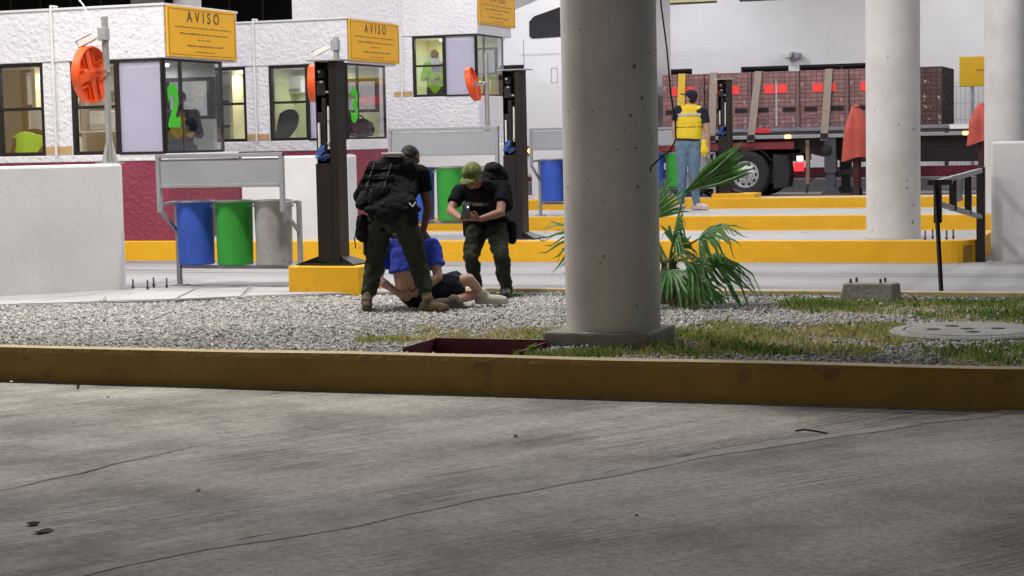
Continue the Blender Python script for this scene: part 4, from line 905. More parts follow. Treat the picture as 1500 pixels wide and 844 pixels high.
# security camera on the wall
t = thing('wall_camera', 'small grey security camera on the white wall above the trailer load', 'camera', (-9.52, 47.98, 3.45))
MB().box((0, -.05, .0), (.14, .1, .22)).build('mount', greyp, t, bevel=.01); MB().lathe([(0, -.12), (.09, -.08), (.11, 0), (.11, .06), (0, .06)], c=(-.12, -.15, .05), n=16).build('dome', whitep, t, smooth=True); MB().lathe([(0, -.12), (.08, -.08), (.1, 0), (.1, .05), (0, .05)], c=(.14, -.15, .02), n=16).build('dome', greyp, t, smooth=True)
bwl = thing('boundary_wall', 'low maroon and concrete wall running behind the trailer', 'low wall', (0, 45.4, 0))
MB().bx(-40, 12, 0, .25, -.05, .34).build('concrete_base', concpad, bwl, bevel=.02); MB().bx(-40, 12, .03, .22, .34, .60).build('painted_band', maroon, bwl)
fn = thing('mesh_fence', 'pale wire mesh fence with dark posts behind the trailer deck', 'fence', (0, 46.3, 0))
for x in (-5.42, -2.9, -.4, 2.1): MB().bx(x-.05, x+.05, -.04, .04, 0, 2.58).build('post', mat('fence_post', (.03, .04, .045), .5), fn, bevel=.005)
wm = MB()
for i in range(80): x = -5.6+i*.105; wm.bx(x-.006, x+.006, -.055, -.045, .1, 2.62)
for z in (.15, .5, .9, 1.3, 1.7, 2.1, 2.5, 2.6): wm.bx(-5.62, 2.75, -.048, -.042, z-.006, z+.006)
tag(wm.build('wire_mesh', mat('galv_wire', (.42, .43, .43), .5, .1, 5, metal=.4), fn), kind='stuff')
t = thing('direction_board', 'yellow board fixed on the fence beside the slim white column', 'sign', (-4.2, 46.2, 2.5))
MB().bx(-.9, .95, -.02, .01, 0, .72).build('board', mat('board_yellow', (.62, .38, .01), .5, .06, 3), t, bevel=.005); MB().bx(-.5, .3, -.024, -.021, .37, .40).build('faded_line', inkpale, t)
for x in (-.6, .6): MB().bx(x-.03, x+.03, .012, .05, -2.5, .7).build('post', greyp, t)

# ------------------------------------------------------------------ people
def rcone(p0, p1, r0, r1, n=16, flat=None, e0=1., e1=1.):
    p0, p1 = V(p0), V(p1); d = p1-p0; L_ = d.length
    d = d/L_ if L_ > 1e-6 else V((0, 0, 1)); a = d.orthogonal().normalized(); b = d.cross(a)
    rings = []
    for i in range(5): th = math.pi/2*(1-i/4.0); rings.append((-r0*e0*math.sin(th), r0*math.cos(th)))
    for i in range(1, 4): rings.append((L_*i/4, r0+(r1-r0)*i/4))
    for i in range(5): th = math.pi/2*(i/4.0); rings.append((L_+r1*e1*math.sin(th), r1*math.cos(th)))
    vs = []
    for t_, r_ in rings:
        for k in range(n):
            an = 2*math.pi*k/n; off = (a*math.cos(an)+b*math.sin(an))*max(r_, 1e-4)
            if flat: fd_, ff = V(flat[0]).normalized(), flat[1]; off = off+fd_*(off.dot(fd_)*(ff-1))
            vs.append(p0+d*t_+off)
    fs = [(i*n+k, i*n+(k+1) % n, (i+1)*n+(k+1) % n, (i+1)*n+k) for i in range(len(rings)-1) for k in range(n)]
    fs += [tuple(reversed(range(n))), tuple((len(rings)-1)*n+k for k in range(n))]
    return vs, fs
def blob(name, prims, m, parent, voxel=.010, smooth=4, wr=0, wf=14., seed=0):
    mb = MB()
    for p in prims: mb.add(*rcone(*p[:4], **(p[4] if len(p) > 4 else {})))
    me = bpy.data.meshes.new('tmp'); me.from_pydata(mb.v, [], mb.f)
    b = bmesh.new(); b.from_mesh(me); bmesh.ops.recalc_face_normals(b, faces=b.faces); b.to_mesh(me); b.free()
    t = bpy.data.objects.new('tmp', me); C.objects.link(t)
    rm = t.modifiers.new('r', 'REMESH'); rm.mode = 'VOXEL'; rm.voxel_size = voxel
    if smooth: s = t.modifiers.new('s', 'SMOOTH'); s.iterations = smooth; s.factor = .5
    out = eval_mesh(t); bpy.data.objects.remove(t); bpy.data.meshes.remove(me)
    if wr:
        n_ = len(out.vertices); co = np.empty(n_*3, np.float32); no = np.empty(n_*3, np.float32)
        out.vertices.foreach_get('co', co); out.vertices.foreach_get('normal', no); co = co.reshape(-1, 3); no = no.reshape(-1, 3)
        dsp = np.array([noise.noise((c[0]*wf+seed, c[1]*wf, c[2]*wf*1.6))+.5*noise.noise((c[0]*wf*2.3, c[1]*wf*2.3+seed, c[2]*wf*3)) for c in co], np.float32)
        co += no*dsp[:, None]*wr; out.vertices.foreach_set('co', co.ravel())
    out.name = name; out.materials.clear(); out.materials.append(m)
    out.polygons.foreach_set('use_smooth', [True]*len(out.polygons))
    o = bpy.data.objects.new(name, out); C.objects.link(o); o.parent = parent; return o
def lp(a, b, t): return V(a).lerp(V(b), t)
def hand(wr, tip, nrm, side, curl=.35, s=1.):
    """palm and five unequal bent fingers; nrm points out of the palm, side is towards the thumb"""
    wr, tip = V(wr), V(tip); d = (tip-wr).normalized(); nrm = V(nrm); nrm = (nrm-d*nrm.dot(d)).normalized(); sd = V(side); sd = (sd-d*sd.dot(d)-nrm*sd.dot(nrm)).normalized()
    pr = [(wr, wr+d*.085*s, .026*s, .036*s, dict(flat=(nrm, .5)))]
    for k, (o, L_) in enumerate(((.031, .072), (.0105, .080), (-.0105, .074), (-.030, .058))):
        a = wr+d*.085*s+sd*o*s; b = a+(d+nrm*curl*.8).normalized()*L_*.52*s; c_ = b+(d*.8+nrm*curl*2.2).normalized()*L_*.48*s
        pr += [(a, b, .0095*s, .009*s), (b, c_, .009*s, .0075*s)]
    a = wr+d*.030*s+sd*.024*s; b = a+(d*.7+sd*.8+nrm*.25).normalized()*.042*s; c_ = b+(d*.95+sd*.2+nrm*.3).normalized()*.032*s
    pr += [(a, b, .013*s, .011*s), (b, c_, .011*s, .008*s)]
    return pr
def head_prims(c, fwd, upv, s=1.):
    c, f, u = V(c), V(fwd).normalized(), V(upv); u = (u-f*u.dot(f)).normalized(); r_ = f.cross(u)
    pr = [(c-f*.025*s+u*.03*s, c+f*.015*s+u*.035*s, .085*s, .080*s, dict(flat=(r_, .90))),        # skull
          (c+f*.03*s-u*.02*s, c+f*.035*s-u*.075*s, .064*s, .042*s, dict(flat=(r_, .92))),            # face, jaw
          (c+f*.092*s+u*.015*s, c+f*.112*s-u*.022*s, .009*s, .015*s),                              # nose
          (c+f*.085*s-u*.058*s-r_*.016*s, c+f*.085*s-u*.058*s+r_*.016*s, .010*s, .010*s),            # mouth
          (c+f*.083*s+u*.030*s-r_*.04*s, c+f*.083*s+u*.030*s+r_*.04*s, .012*s, .012*s)]             # brow
    for k in (-1, 1): pr.append((c+r_*.076*s*k+u*.015*s-f*.01*s, c+r_*.082*s*k-u*.025*s, .017*s, .012*s, dict(flat=(r_, .5))))
    return pr, f, u, r_
def face_parts(t, c, f, u, r_, s=1.):
    for k in (-1, 1):
        e = V(c)+f*.082*s+u*.010*s+r_*k*.030*s
        MB().add(*rcone(e-r_*.009*s, e+r_*.009*s, .007*s, .007*s, n=10)).build('eye', screen, t, smooth=True)
    m_ = V(c)+f*.094*s-u*.058*s
    MB().add(*rcone(m_-r_*.02*s, m_+r_*.02*s, .004*s, .004*s, n=8)).build('mouth', mat('lip', (.20, .075, .065), .5), t, smooth=True)
def torso_prims(J, s=1., inf=0., back=(0, 1, 0)):
    pv, ch, nk = V(J['pelvis']), V(J['chest']), V(J['neck']); sl_, sr_ = V(J['shL']), V(J['shR']); hl, hr = V(J['hipL']), V(J['hipR'])
    wv = (sr_-sl_).normalized(); mid = pv.lerp(ch, .5)
    fl = lambda r_: dict(flat=(wv, r_))
    return [(pv, mid, .125*s+inf, .120*s+inf, fl(1.30)), (mid, ch, .120*s+inf, .128*s+inf, fl(1.32)), (ch, ch.lerp(nk, .5), .125*s+inf, .085*s+inf, fl(1.35)),
            (sl_, ch.lerp(nk, .35), .066*s+inf, .085*s+inf), (sr_, ch.lerp(nk, .35), .066*s+inf, .085*s+inf), (sl_, ch.lerp(pv, .15), .06*s+inf, .10*s+inf), (sr_, ch.lerp(pv, .15), .06*s+inf, .10*s+inf), (hl, hr, .105*s+inf, .105*s+inf)]
def arm_prims(J, k, s=1., inf=0., t1=1.):
    a, b, c_ = V(J['sh'+k]), V(J['el'+k]), V(J['wr'+k])
    pr = [(a, b, .056*s+inf, .043*s+inf), (b, c_, .043*s+inf, .029*s+inf), (lp(b, c_, .1), lp(b, c_, .4), .043*s+inf, .041*s+inf)]
    return pr
def sleeve(J, k, s, inf, t1):
    a, b = V(J['sh'+k]), V(J['el'+k]); return [(a, a.lerp(b, t1), .060*s+inf, .056*s+inf, dict(e1=.1))]
def leg_prims(J, k, s=1., inf=0., wide=1.):
    h, kn, an = V(J['hip'+k]), V(J['kn'+k]), V(J['an'+k])
    return [(h, kn, .092*s+inf, .062*s+inf), (kn, an, .060*s+inf, .042*s+inf*wide), (lp(kn, an, .12), lp(kn, an, .45), .058*s+inf, .056*s+inf)]
def foot_prims(J, k, s=1., inf=0., shaft=.0):
    an, to = V(J['an'+k]), V(J['toe'+k]); d = (to-an); d.z = 0; d.normalize(); z0 = min(an.z, to.z)
    heel = V((an.x, an.y, 0))-d*.045*s; ball = heel+d*.17*s; tip = heel+d*.235*s
    rz = lambda p, z: V((p.x, p.y, z))
    pr = [(rz(heel, .045*s), rz(ball, .042*s), .040*s+inf, .043*s+inf), (rz(ball, .042*s), rz(tip, .036*s), .043*s+inf, .034*s+inf), (rz(heel, .012), rz(tip, .012), .043*s+inf, .040*s+inf, dict(flat=((0, 0, 1), .3))), (rz(heel+d*.035*s, .05*s), an, .045*s+inf, .050*s+inf)]
    if shaft: kn = V(J['kn'+k]); pr.append((an, lp(an, kn, shaft), .045*s+inf, .050*s+inf, dict(e1=.1)))
    return pr
def person_body(t, J, sk, s, fwd, upv, hands, voxel=.008):
    hp, f, u, r_ = head_prims(J['head'], fwd, upv, s)
    pr = torso_prims(J, s, -.012)+arm_prims(J, 'L', s)+arm_prims(J, 'R', s)+leg_prims(J, 'L', s, -.01)+leg_prims(J, 'R', s, -.01)+hp
    pr.append((lp(J['chest'], J['neck'], .7), lp(J['neck'], J['head'], .6), .058*s, .050*s))
    for k in 'LR': pr += foot_prims(J, k, s, -.012)
    for h_ in hands: pr += hand(*h_)
    return blob('body', pr, sk, t, voxel, 3), f, u, r_
J_OL=dict(pelvis=(-0.049,0.070,0.846), hipL=(-0.161,0.070,0.787), hipR=(0.051,0.090,0.785), knL=(-0.290,0.200,0.384), anL=(-0.273,-0.030,0.084), toeL=(-0.356,0.190,0.008), knR=(0.123,0.200,0.403), anR=(0.290,0.010,0.092), toeR=(0.451,-0.030,0.032), chest=(-0.064,0.350,1.135), shL=(-0.325,0.350,1.229), shR=(0.105,0.370,1.181), neck=(-0.032,0.420,1.260), head=(-0.047,0.490,1.305), elR=(0.145,0.410,0.872), wrR=(0.060,0.490,0.669), hR=(0.102,0.510,0.582), elL=(-0.495,0.370,0.982), wrL=(-0.297,0.490,0.688), hL=(-0.215,0.510,0.595))
J_OR=dict(pelvis=(-0.142,0.300,0.680), hipR=(-0.234,0.280,0.609), hipL=(-0.024,0.260,0.623), knR=(-0.176,0.020,0.300), anR=(-0.204,0.150,0.056), toeR=(-0.131,-0.080,0.018), knL=(0.202,-0.150,0.301), anL=(0.192,-0.120,0.043), toeL=(0.319,-0.360,0.002), chest=(-0.076,0.000,0.977), shR=(-0.284,-0.050,0.981), shL=(0.155,-0.050,1.008), neck=(-0.060,-0.180,1.078), head=(-0.052,-0.320,1.126), elR=(-0.318,-0.200,0.808), wrR=(-0.116,-0.440,0.742), hR=(-0.025,-0.500,0.763), elL=(0.196,-0.250,0.788), wrL=(0.065,-0.440,0.741), hL=(0.002,-0.500,0.756), phone=(-0.041,-0.540,0.827))
J_D=dict(pelvis=(-0.180,-0.050,0.078), chest=(-0.210,0.000,0.452), shL=(-0.428,0.000,0.513), shR=(-0.008,0.040,0.523), neck=(-0.237,0.100,0.568), head=(-0.295,0.270,0.583), elL=(-0.484,-0.100,0.251), wrL=(-0.224,-0.220,0.123), hL=(-0.131,-0.240,0.089), elR=(0.081,-0.050,0.262), wrR=(-0.082,-0.200,0.122), hR=(-0.157,-0.240,0.107), hipR=(-0.056,0.020,0.122), knR=(0.320,0.100,0.228), anR=(0.392,0.240,0.058), toeR=(0.535,0.260,0.082), hipL=(-0.107,-0.050,0.073), knL=(0.316,0.200,0.073), anL=(0.315,-0.130,0.054), toeL=(0.181,-0.150,0.048))
J_VM=dict(pelvis=(0.003,0.000,1.104), hipL=(-0.101,0.000,1.039), hipR=(0.105,0.000,1.036), knL=(-0.113,-0.020,0.584), anL=(-0.170,0.040,0.125), toeL=(-0.131,-0.200,0.035), knR=(0.093,-0.020,0.581), anR=(0.094,0.040,0.112), toeR=(0.220,-0.100,0.028), chest=(0.031,0.000,1.469), shL=(-0.162,0.000,1.617), shR=(0.249,0.000,1.585), neck=(0.045,0.000,1.690), head=(0.047,0.000,1.811), elL=(-0.221,-0.050,1.319), wrL=(-0.204,0.000,1.075), hL=(-0.199,0.020,0.985), elR=(0.318,-0.020,1.264), wrR=(0.333,-0.050,1.032), hR=(0.351,-0.080,0.922))
J_OR.update(knR=(-.200, -.02, .36), knL=(.160, -.14, .36), hipR=(-.225, .26, .63), hipL=(-.035, .25, .64), toeL=(.26, -.34, 0))

# --- officer bending over, back to the viewer
J = J_OL; t = thing('person', 'person in black shirt, tactical vest and olive trousers bending over the seated person', 'person', (-6.4, 14.65, 0))
bo, f, u, r_ = person_body(t, J, skin_d, .97, (.12, .80, -.50), (0, .45, .9), [(J['wrR'], J['hR'], (-.35, .5, -.8), (-1, .2, 0), .25), (J['wrL'], J['hL'], (.2, .5, -.8), (1, .2, 0), .25)])
hc = V(J['head'])
blob('hair', [(hc-f*.035+u*.038, hc-f*.0+u*.046, .082, .078, dict(flat=(r_, .93))), (hc-f*.055+u*.0, hc-f*.045-u*.03, .062, .05, dict(flat=(r_, 1.05)))], hair, t, .008, 3)
face_parts(t, hc, f, u, r_)
blob('shirt', torso_prims(J, .98, .012)+sleeve(J, 'R', 1., .016, .52)+[(V(J['shL']), V(J['elL']), .072, .060), (V(J['elL']), lp(J['elL'], J['wrL'], .35), .058, .05)], blackcl, t, .010, 3, .006, 16)
JT = dict(J, anL=tuple(lp(J['knL'], J['anL'], .74)), anR=tuple(lp(J['knR'], J['anR'], .74)))
blob('trousers', leg_prims(JT, 'L', 1., .024, 1.)+leg_prims(JT, 'R', 1., .024, 1.)+[(V(J['hipL']), V(J['hipR']), .118, .118), (V(J['pelvis']), V(J['pelvis'])+V((0, .02, .02)), .135, .13, dict(flat=((1, 0, 0), 1.25)))], olive, t, .010, 3, .016, 12, 3)
for k in 'LR': blob('boot', foot_prims(J, k, .94, .004, .36), tanboot, t, .009, 3, .003, 25)
# plate carrier with pouches on the back
pv, ch = V(J['pelvis']), V(J['chest']); ax = (ch-pv).normalized(); bk = V((-.15, -1, 0)); bk = (bk-ax*bk.dot(ax)).normalized(); sx = V((1, .1, 0)).normalized()
cc = pv.lerp(ch, .62)+bk*.08+V((-.05, 0, 0))
vest = blob('tactical_vest', [(pv.lerp(ch, .18)+V((-.03, 0, 0)), ch+ax*.06+V((-.03, 0, 0)), .165, .150, dict(flat=(sx, 1.22))), (ch+sx*.10+ax*.05, ch+sx*.06+ax*.13-bk*.06, .05, .04), (ch-sx*.14+ax*.05, ch-sx*.1+ax*.13-bk*.06, .05, .04), (pv+ax*.02, pv+ax*.06, .165, .165, dict(flat=(sx, 1.22)))], vestcl, t, .010, 3, .006, 20)
pk = blob('pack', [(cc-ax*.15-sx*.08, cc+ax*.10-sx*.07, .085, .085, dict(flat=(bk, .9))), (cc-ax*.15+sx*.09, cc+ax*.10+sx*.08, .085, .08, dict(flat=(bk, .9))), (cc-ax*.13+bk*.05, cc+ax*.09+bk*.05, .10, .09), (cc+ax*.18-sx*.05, cc+ax*.19+sx*.09, .062, .062), (V((-.20, .25, 1.245)), V((.0, .27, 1.255)), .088, .082)], vestcl, t, .010, 3, .010, 17, 5)
for a, b, r0_ in ((-.19, .02, .058), (-.22, -.14, .06), (.19, -.02, .052), (.18, .1, .045), (.20, -.17, .05)):
    q = cc+sx*a+ax*b-bk*.03; blob('pouch', [(q-ax*.045, q+ax*.045, r0_, r0_*.9)], vestcl, t, .012, 2, .006, 22, a*9)
MB().bar(cc+ax*.045-sx*.15+bk*.145, cc+ax*.045+sx*.15+bk*.145, .012, .035).build('webbing_strap', blackcl, pk); MB().bar(cc-ax*.07-sx*.15+bk*.15, cc-ax*.07+sx*.15+bk*.15, .012, .035).build('webbing_strap', blackcl, pk)
q = V((-.095, .215, 1.352))
mt3 = Matrix((sx, (bk*.45+ax*.9).normalized().cross(sx).normalized(), (bk*.45+ax*.9).normalized())).transposed()
pt = MB().box(q, (.19, .075, .012), m=mt3).build('name_patch', mat('patch_white', (.66, .64, .58), .6, .15, 30), t, bevel=.003)
blob('belt', [(V(J['hipL'])+V((-.02, 0, .09)), V(J['hipR'])+V((.02, 0, .09)), .135, .135, dict(flat=((0, 0, 1), .38)))], blackcl, t, .010, 2)
hx = V(J['hipL'])+V((-.17, -.02, -.05)); blob('holster_pouch', [(hx+V((0, 0, .05)), hx+V((0, 0, -.09)), .055, .06)], vestcl, t, .010, 2, .006, 24)
MB().tube([hx+V((-.04, -.03, .0)), hx+V((-.06, -.04, -.12)), hx+V((-.05, -.04, -.2))], .005, 5).build('dangling_cord', blackcl, t)
hx = V(J['hipR'])+V((.10, -.06, .06)); blob('radio_pouch', [(hx+V((0, 0, .10)), hx+V((.01, 0, -.07)), .045, .05)], vestcl, t, .010, 2, .008, 26, 4)
MB().tube([hx+V((0, -.05, .09)), hx+V((.03, -.06, .06)), hx+V((.06, -.05, .1))], .008, 6).build('handcuff_ring', chrome, t)

webg = mat('webbing_grey', (.030, .030, .032), .8)
for a, b_, w_ in ((.10, .17, .03), (-.01, .19, .025), (-.13, .18, .03)):
    MB().bar(cc+ax*a-sx*.16+bk*(.135), cc+ax*a+sx*.14+bk*.135, .012, w_).build('webbing_strap', webg, pk, bevel=.002)
for a in (-.09, .07):
    MB().bar(cc-ax*.16+sx*a+bk*.142, cc+ax*.16+sx*a+bk*.138, .010, .026).build('buckle_strap', webg, pk, bevel=.002); MB().box(cc-ax*.04+sx*a+bk*.152, (.035, .012, .03)).build('buckle', blackboot, pk, bevel=.003)
for k in 'LR':
    q = lp(J['hip'+k], J['kn'+k], .62)+V((-.085 if k == 'L' else .085, -.03, 0)); blob('cargo_pocket', [(q+V((0, 0, .055)), q+V((0, 0, -.055)), .045, .05, dict(flat=((1, 0, 0), .6), e0=.3, e1=.3))], olive, t, .009, 2, .004, 20)

# --- officer with phone, facing the viewer
J = J_OR; t = thing('person', 'person in camouflage cap and black vest crouching to film with a phone', 'person', (-6.1, 16.2, 0))
s = .93
bo, f, u, r_ = person_body(t, J, skin_m, s, (-.12, -.90, -.42), (0, -.4, .9), [(J['wrR'], J['hR'], (.75, -.2, .3), (-.1, .2, 1), .75, .95), (J['wrL'], J['hL'], (-.75, -.2, .3), (.1, .2, 1), .75, .95)])
hc = V(J['head']); face_parts(t, hc, f, u, r_, s)
cp = blob('cap', [(hc-f*.03+u*.045, hc+f*.012+u*.050, .090, .086, dict(flat=(r_, .95))), (hc-f*.03+u*.03, hc+f*.01+u*.03, .090, .088, dict(flat=(r_, .95)))], camo, t, .008, 3)
br = MB(); 
for i in range(9):
    a = -1+2*i/8; 
    for q in range(3): tt = q/2; p = hc+f*(.070+.105*tt*math.sqrt(max(0, 1-.75*a*a)))+r_*a*.075+u*(.035-.022*tt-.022*a*a); br.v.append(tuple(p))
br.f = [(i*3+q, (i+1)*3+q, (i+1)*3+q+1, i*3+q+1) for i in range(8) for q in range(2)]
o = br.build('cap_brim', camo, cp, smooth=True); md = o.modifiers.new('s', 'SOLIDIFY'); md.thickness = .009
blob('shirt', torso_prims(J, s, .012)+sleeve(J, 'R', s, .018, .60)+sleeve(J, 'L', s, .018, .60), blackcl, t, .010, 3, .006, 16, 8)
blob('trousers', leg_prims(J, 'L', s*.98, .020, .9)+leg_prims(J, 'R', s*.98, .020, .9)+[(V(J['hipL']), V(J['hipR']), .11, .11), (V(J['pelvis']), V(J['pelvis'])+V((0, -.02, .02)), .12, .12, dict(flat=((1, 0, 0), 1.25)))], olive, t, .010, 3, .016, 12, 9)
for k in 'LR': blob('boot', foot_prims(J, k, 1., .004, .3), blackboot, t, .009, 3)
pv, ch, nk = V(J['pelvis']), V(J['chest']), V(J['neck']); ax = (ch-pv).normalized(); fr_ = V((0, -1, 0)); fr_ = (fr_-ax*fr_.dot(ax)).normalized(); sx = V((1, 0, 0))
blob('tactical_vest', [(pv.lerp(ch, .25), ch+ax*.03, .150, .145, dict(flat=(sx, 1.18))), (ch+sx*.09+ax*.02, nk+sx*.10-ax*.02, .05, .042), (ch-sx*.09+ax*.02, nk-sx*.10-ax*.02, .05, .042), (ch.lerp(pv, .3)-fr_*.10+sx*.06, ch-fr_*.10+ax*.08+sx*.06, .12, .10, dict(flat=(sx, 1.25)))], vestcl, t, .010, 3, .006, 20, 2)
blob('pack', [(ch-fr_*.17+ax*.02+sx*.09, ch-fr_*.15+ax*.15+sx*.07, .095, .075, dict(flat=(sx, 1.25))), (pv.lerp(ch, .45)+sx*.20-fr_*.04, ch+sx*.21-fr_*.05-ax*.06, .07, .06), (pv+sx*.20+V((0, 0, -.02)), pv+sx*.20+V((0, -.02, -.11)), .052, .05)], vestcl, t, .010, 3, .008, 18, 6)
for a in (-.085, .0, .085):
    q = ch.lerp(pv, .42)+fr_*.155+sx*a; blob('pouch', [(q-ax*.05, q+ax*.05, .042, .042)], vestcl, t, .011, 2, .004, 24, a*20)
q = ch+fr_*.150-ax*.01+sx*.01; mt3 = Matrix((sx, fr_.cross(sx).normalized(), fr_)).transposed()
MB().box(q, (.23, .042, .012), m=mt3).build('chest_strip', mat('strip_grey', (.05, .05, .052), .7), t, bevel=.004); MB().box(q+fr_*.008+sx*.01, (.095, .034, .006), m=mt3).build('name_patch', mat('patch_khaki', (.28, .25, .19), .7, .2, 40), t, bevel=.002)
blob('belt', [(V(J['hipL'])+V((.0, -.0, .07)), V(J['hipR'])+V((0, 0, .07)), .125, .125, dict(flat=((0, 0, 1), .38)))], blackcl, t, .010, 2)
hx = V(J['hipR'])+V((-.085, -.08, .04)); blob('holster', [(hx+V((0, 0, .04)), hx+V((0, 0, -.10)), .042, .035)], vestcl, t, .010, 2)
hx = V(J['hipL'])+V((.16, .0, -.04)); blob('holster', [(hx+V((0, 0, .05)), hx+V((0, 0, -.09)), .05, .045)], vestcl, t, .010, 2, .006, 24)
MB().tube([hc+f*.085+u*.012-r_*.055, hc+f*.096+u*.008-r_*.03, hc+f*.10+u*.008, hc+f*.096+u*.008+r_*.03, hc+f*.085+u*.012+r_*.055], .006, 6).build('glasses', screen, t)
ph = thing('phone', 'dark smartphone held up in both hands by the person in the camouflage cap', 'phone', (-6.1+J['phone'][0], 16.2+J['phone'][1]+.02, J['phone'][2]))
e = Matrix.Rotation(R(-28), 3, 'X')
MB().box((0, 0, 0), (.082, .010, .165), m=e).build('case', mat('phone_black', (.012, .012, .016), .3), ph, bevel=.008)
MB().box(e @ V((.012, -.0065, .045)), (.035, .004, .045), m=e).build('lens_block', mat('phone_grey', (.06, .06, .07), .3), ph, bevel=.003)
MB().add(*rcone(e @ V((.020, -.008, .025)), e @ V((.020, -.010, .025)), .006, .006, n=10)).build('flash', mat('flash_white', (1, .97, .92), .4, .01, 1, emit=4), ph)

# --- seated person, hands behind back
J = J_D
J.update(pelvis=(-.17, -.03, .115), hipR=(-.05, .03, .125), hipL=(-.11, -.02, .115), knR=(.32, .08, .235), anR=(.40, .24, .07), toeR=(.54, .26, .05), knL=(.30, .20, .085), anL=(.26, -.14, .065), toeL=(.12, -.17, .05), head=(-.24, .22, .585), neck=(-.22, .10, .565))
t = thing('person', 'person in royal blue shirt and navy shorts seated on the gravel, arms behind back', 'person', (-6.25, 15.1, 0))
s = .98
bo, f, u, r_ = person_body(t, J, skin_l, s, (0, .75, -.65), (0, .6, .75), [(J['wrL'], J['hL'], (.1, -.7, .5), (0, .1, 1), .4), (J['wrR'], J['hR'], (-.1, -.7, .5), (0, .1, 1), .4)])
hc = V(J['head']); face_parts(t, hc, f, u, r_)
blob('hair', [(hc-f*.035+u*.038, hc+u*.046, .082, .078, dict(flat=(r_, .93))), (hc-f*.055, hc-f*.045-u*.03, .062, .05)], hair, t, .008, 3)
pv, ch, nk = V(J['pelvis']), V(J['chest']), V(J['neck'])
blob('belly', [(pv+V((0, .02, .05)), pv.lerp(ch, .62), .150, .150, dict(flat=((1, 0, 0), 1.12)))], skin_l, t, .010, 3)
hem = pv.lerp(ch, .50)
blob('shirt', [(hem+V((0, 0, .03)), ch, .170, .150, dict(flat=((1, 0, 0), 1.24), e0=.12)), (ch, ch.lerp(nk, .6), .145, .09, dict(flat=((1, 0, 0), 1.35))), (V(J['shL']), ch.lerp(nk, .35), .082, .10), (V(J['shR']), ch.lerp(nk, .35), .082, .10)]+sleeve(J, 'L', s, .024, .62)+sleeve(J, 'R', s, .024, .62), bluetee, t, .009, 2, .010, 14, 2)
tm = lp(J['hipR'], J['knR'], .80); tl = lp(J['hipL'], J['knL'], .72)
blob('shorts', [(V(J['hipR']), tm, .125, .105, dict(e1=.12)), (V(J['hipL']), tl, .11, .10, dict(e1=.12)), (pv+V((0, 0, -.01)), pv+V((.05, 0, .02)), .118, .12, dict(flat=((1, 0, 0), 1.2)))], navy, t, .010, 3, .009, 15, 7)
blob('sock', [(lp(J['knR'], J['anR'], .78), V(J['anR']), .050, .050)], shoe, t, .009, 2)
blob('shoe', foot_prims(J, 'R', .94, .006), shoe, t, .009, 3)
blob('shoe', foot_prims(J, 'L', .94, .008), shoebr, t, .009, 3)

# --- man in yellow vest
J = J_VM; t = thing('person', 'person in dark cap, yellow reflective vest and jeans standing with back turned', 'person', (-7.55, 29.3, .25))
J.update(toeL=(-.16, -.02, .03), toeR=(.22, -.02, .03), anL=(-.15, .03, .09), anR=(.11, .03, .09))
s = 1.10
bo, f, u, r_ = person_body(t, J, skin_l, s, (-.75, .6, .15), (0, 0, 1), [(J['wrL'], J['hL'], (.9, .2, 0), (0, 1, 0), .3), (J['wrR'], J['hR'], (-.9, .2, 0), (0, 1, 0), .3)], .010)
hc = V(J['head']); face_parts(t, hc, f, u, r_, s)
blob('hair', [(hc-f*.05+u*.01, hc-f*.04-u*.03, .075, .06)], hair, t, .010, 2)
cp = blob('cap', [(hc-f*.03+u*.05, hc+f*.012+u*.055, .096, .092, dict(flat=(r_, .95)))], navy, t, .010, 3)
MB().box(hc+f*.14+u*.045, (.15, .16, .012), m=Matrix((r_, f, u)).transposed()).build('cap_brim', navy, cp, bevel=.005)
blob('shirt', torso_prims(J, s, .008)[1:7]+[(V(J['pelvis'])+V((0, 0, .03)), V(J['chest']), .155, .15, dict(flat=((1, 0, 0), 1.26), e0=.08))]+sleeve(J, 'L', s, .020, .55)+sleeve(J, 'R', s, .020, .55), navy, t, .012, 3, .006, 14)
pv, ch, nk = V(J['pelvis']), V(J['chest']), V(J['neck'])
vt = blob('safety_vest', [(pv.lerp(ch, .16), ch, .172, .172, dict(flat=((1, 0, 0), 1.30), e0=.1)), (ch, ch.lerp(nk, .62), .170, .12, dict(flat=((1, 0, 0), 1.42))), (ch+V((-.10, 0, .1)), nk+V((-.13, 0, -.06)), .085, .066), (ch+V((.12, 0, .08)), nk+V((.14, 0, -.07)), .085, .066)], hivis, t, .011, 3, .006, 12, 4)
def ring(z, h, m, nm, k=1.0):
    c_ = ch.lerp(pv, z); blob(nm, [(c_+V((0, 0, -h)), c_+V((0, 0, h)), .178*k, .178*k, dict(flat=((1, 0, 0), 1.31), e0=.02, e1=.02))], m, vt, .010, 1)
ring(-.20, .022, refl, 'reflective_band', .98); ring(.34, .006, black, 'waist_line', .995)
blob('jeans', leg_prims(J, 'L', s*.97, .018, .8)+leg_prims(J, 'R', s*.97, .018, .8)+[(V(J['hipL']), V(J['hipR']), .122, .122), (pv+V((0, 0, -.08)), pv+V((0, 0, .015)), .135, .142, dict(flat=((1, 0, 0), 1.24), e1=.08))], denim, t, .011, 3, .010, 12, 6)
for k in 'LR': blob('shoe', foot_prims(J, k, 1.08, .008), mat('pale_trainer', (.60, .48, .46), .7, .15, 12), t, .010, 2)
gl = thing('work_glove', 'yellow work glove held beside the hip of the person in the vest', 'glove', (-7.55+.28, 29.3-.10, .25+1.02))
blob('fabric', [((0, 0, .08), (0, -.01, -.06), .045, .055), ((-.02, 0, -.06), (-.03, 0, -.14), .022, .016), ((.015, 0, -.06), (.02, 0, -.15), .022, .016), ((.04, 0, -.02), (.06, 0, -.08), .02, .014)], hivis, gl, .008, 2)

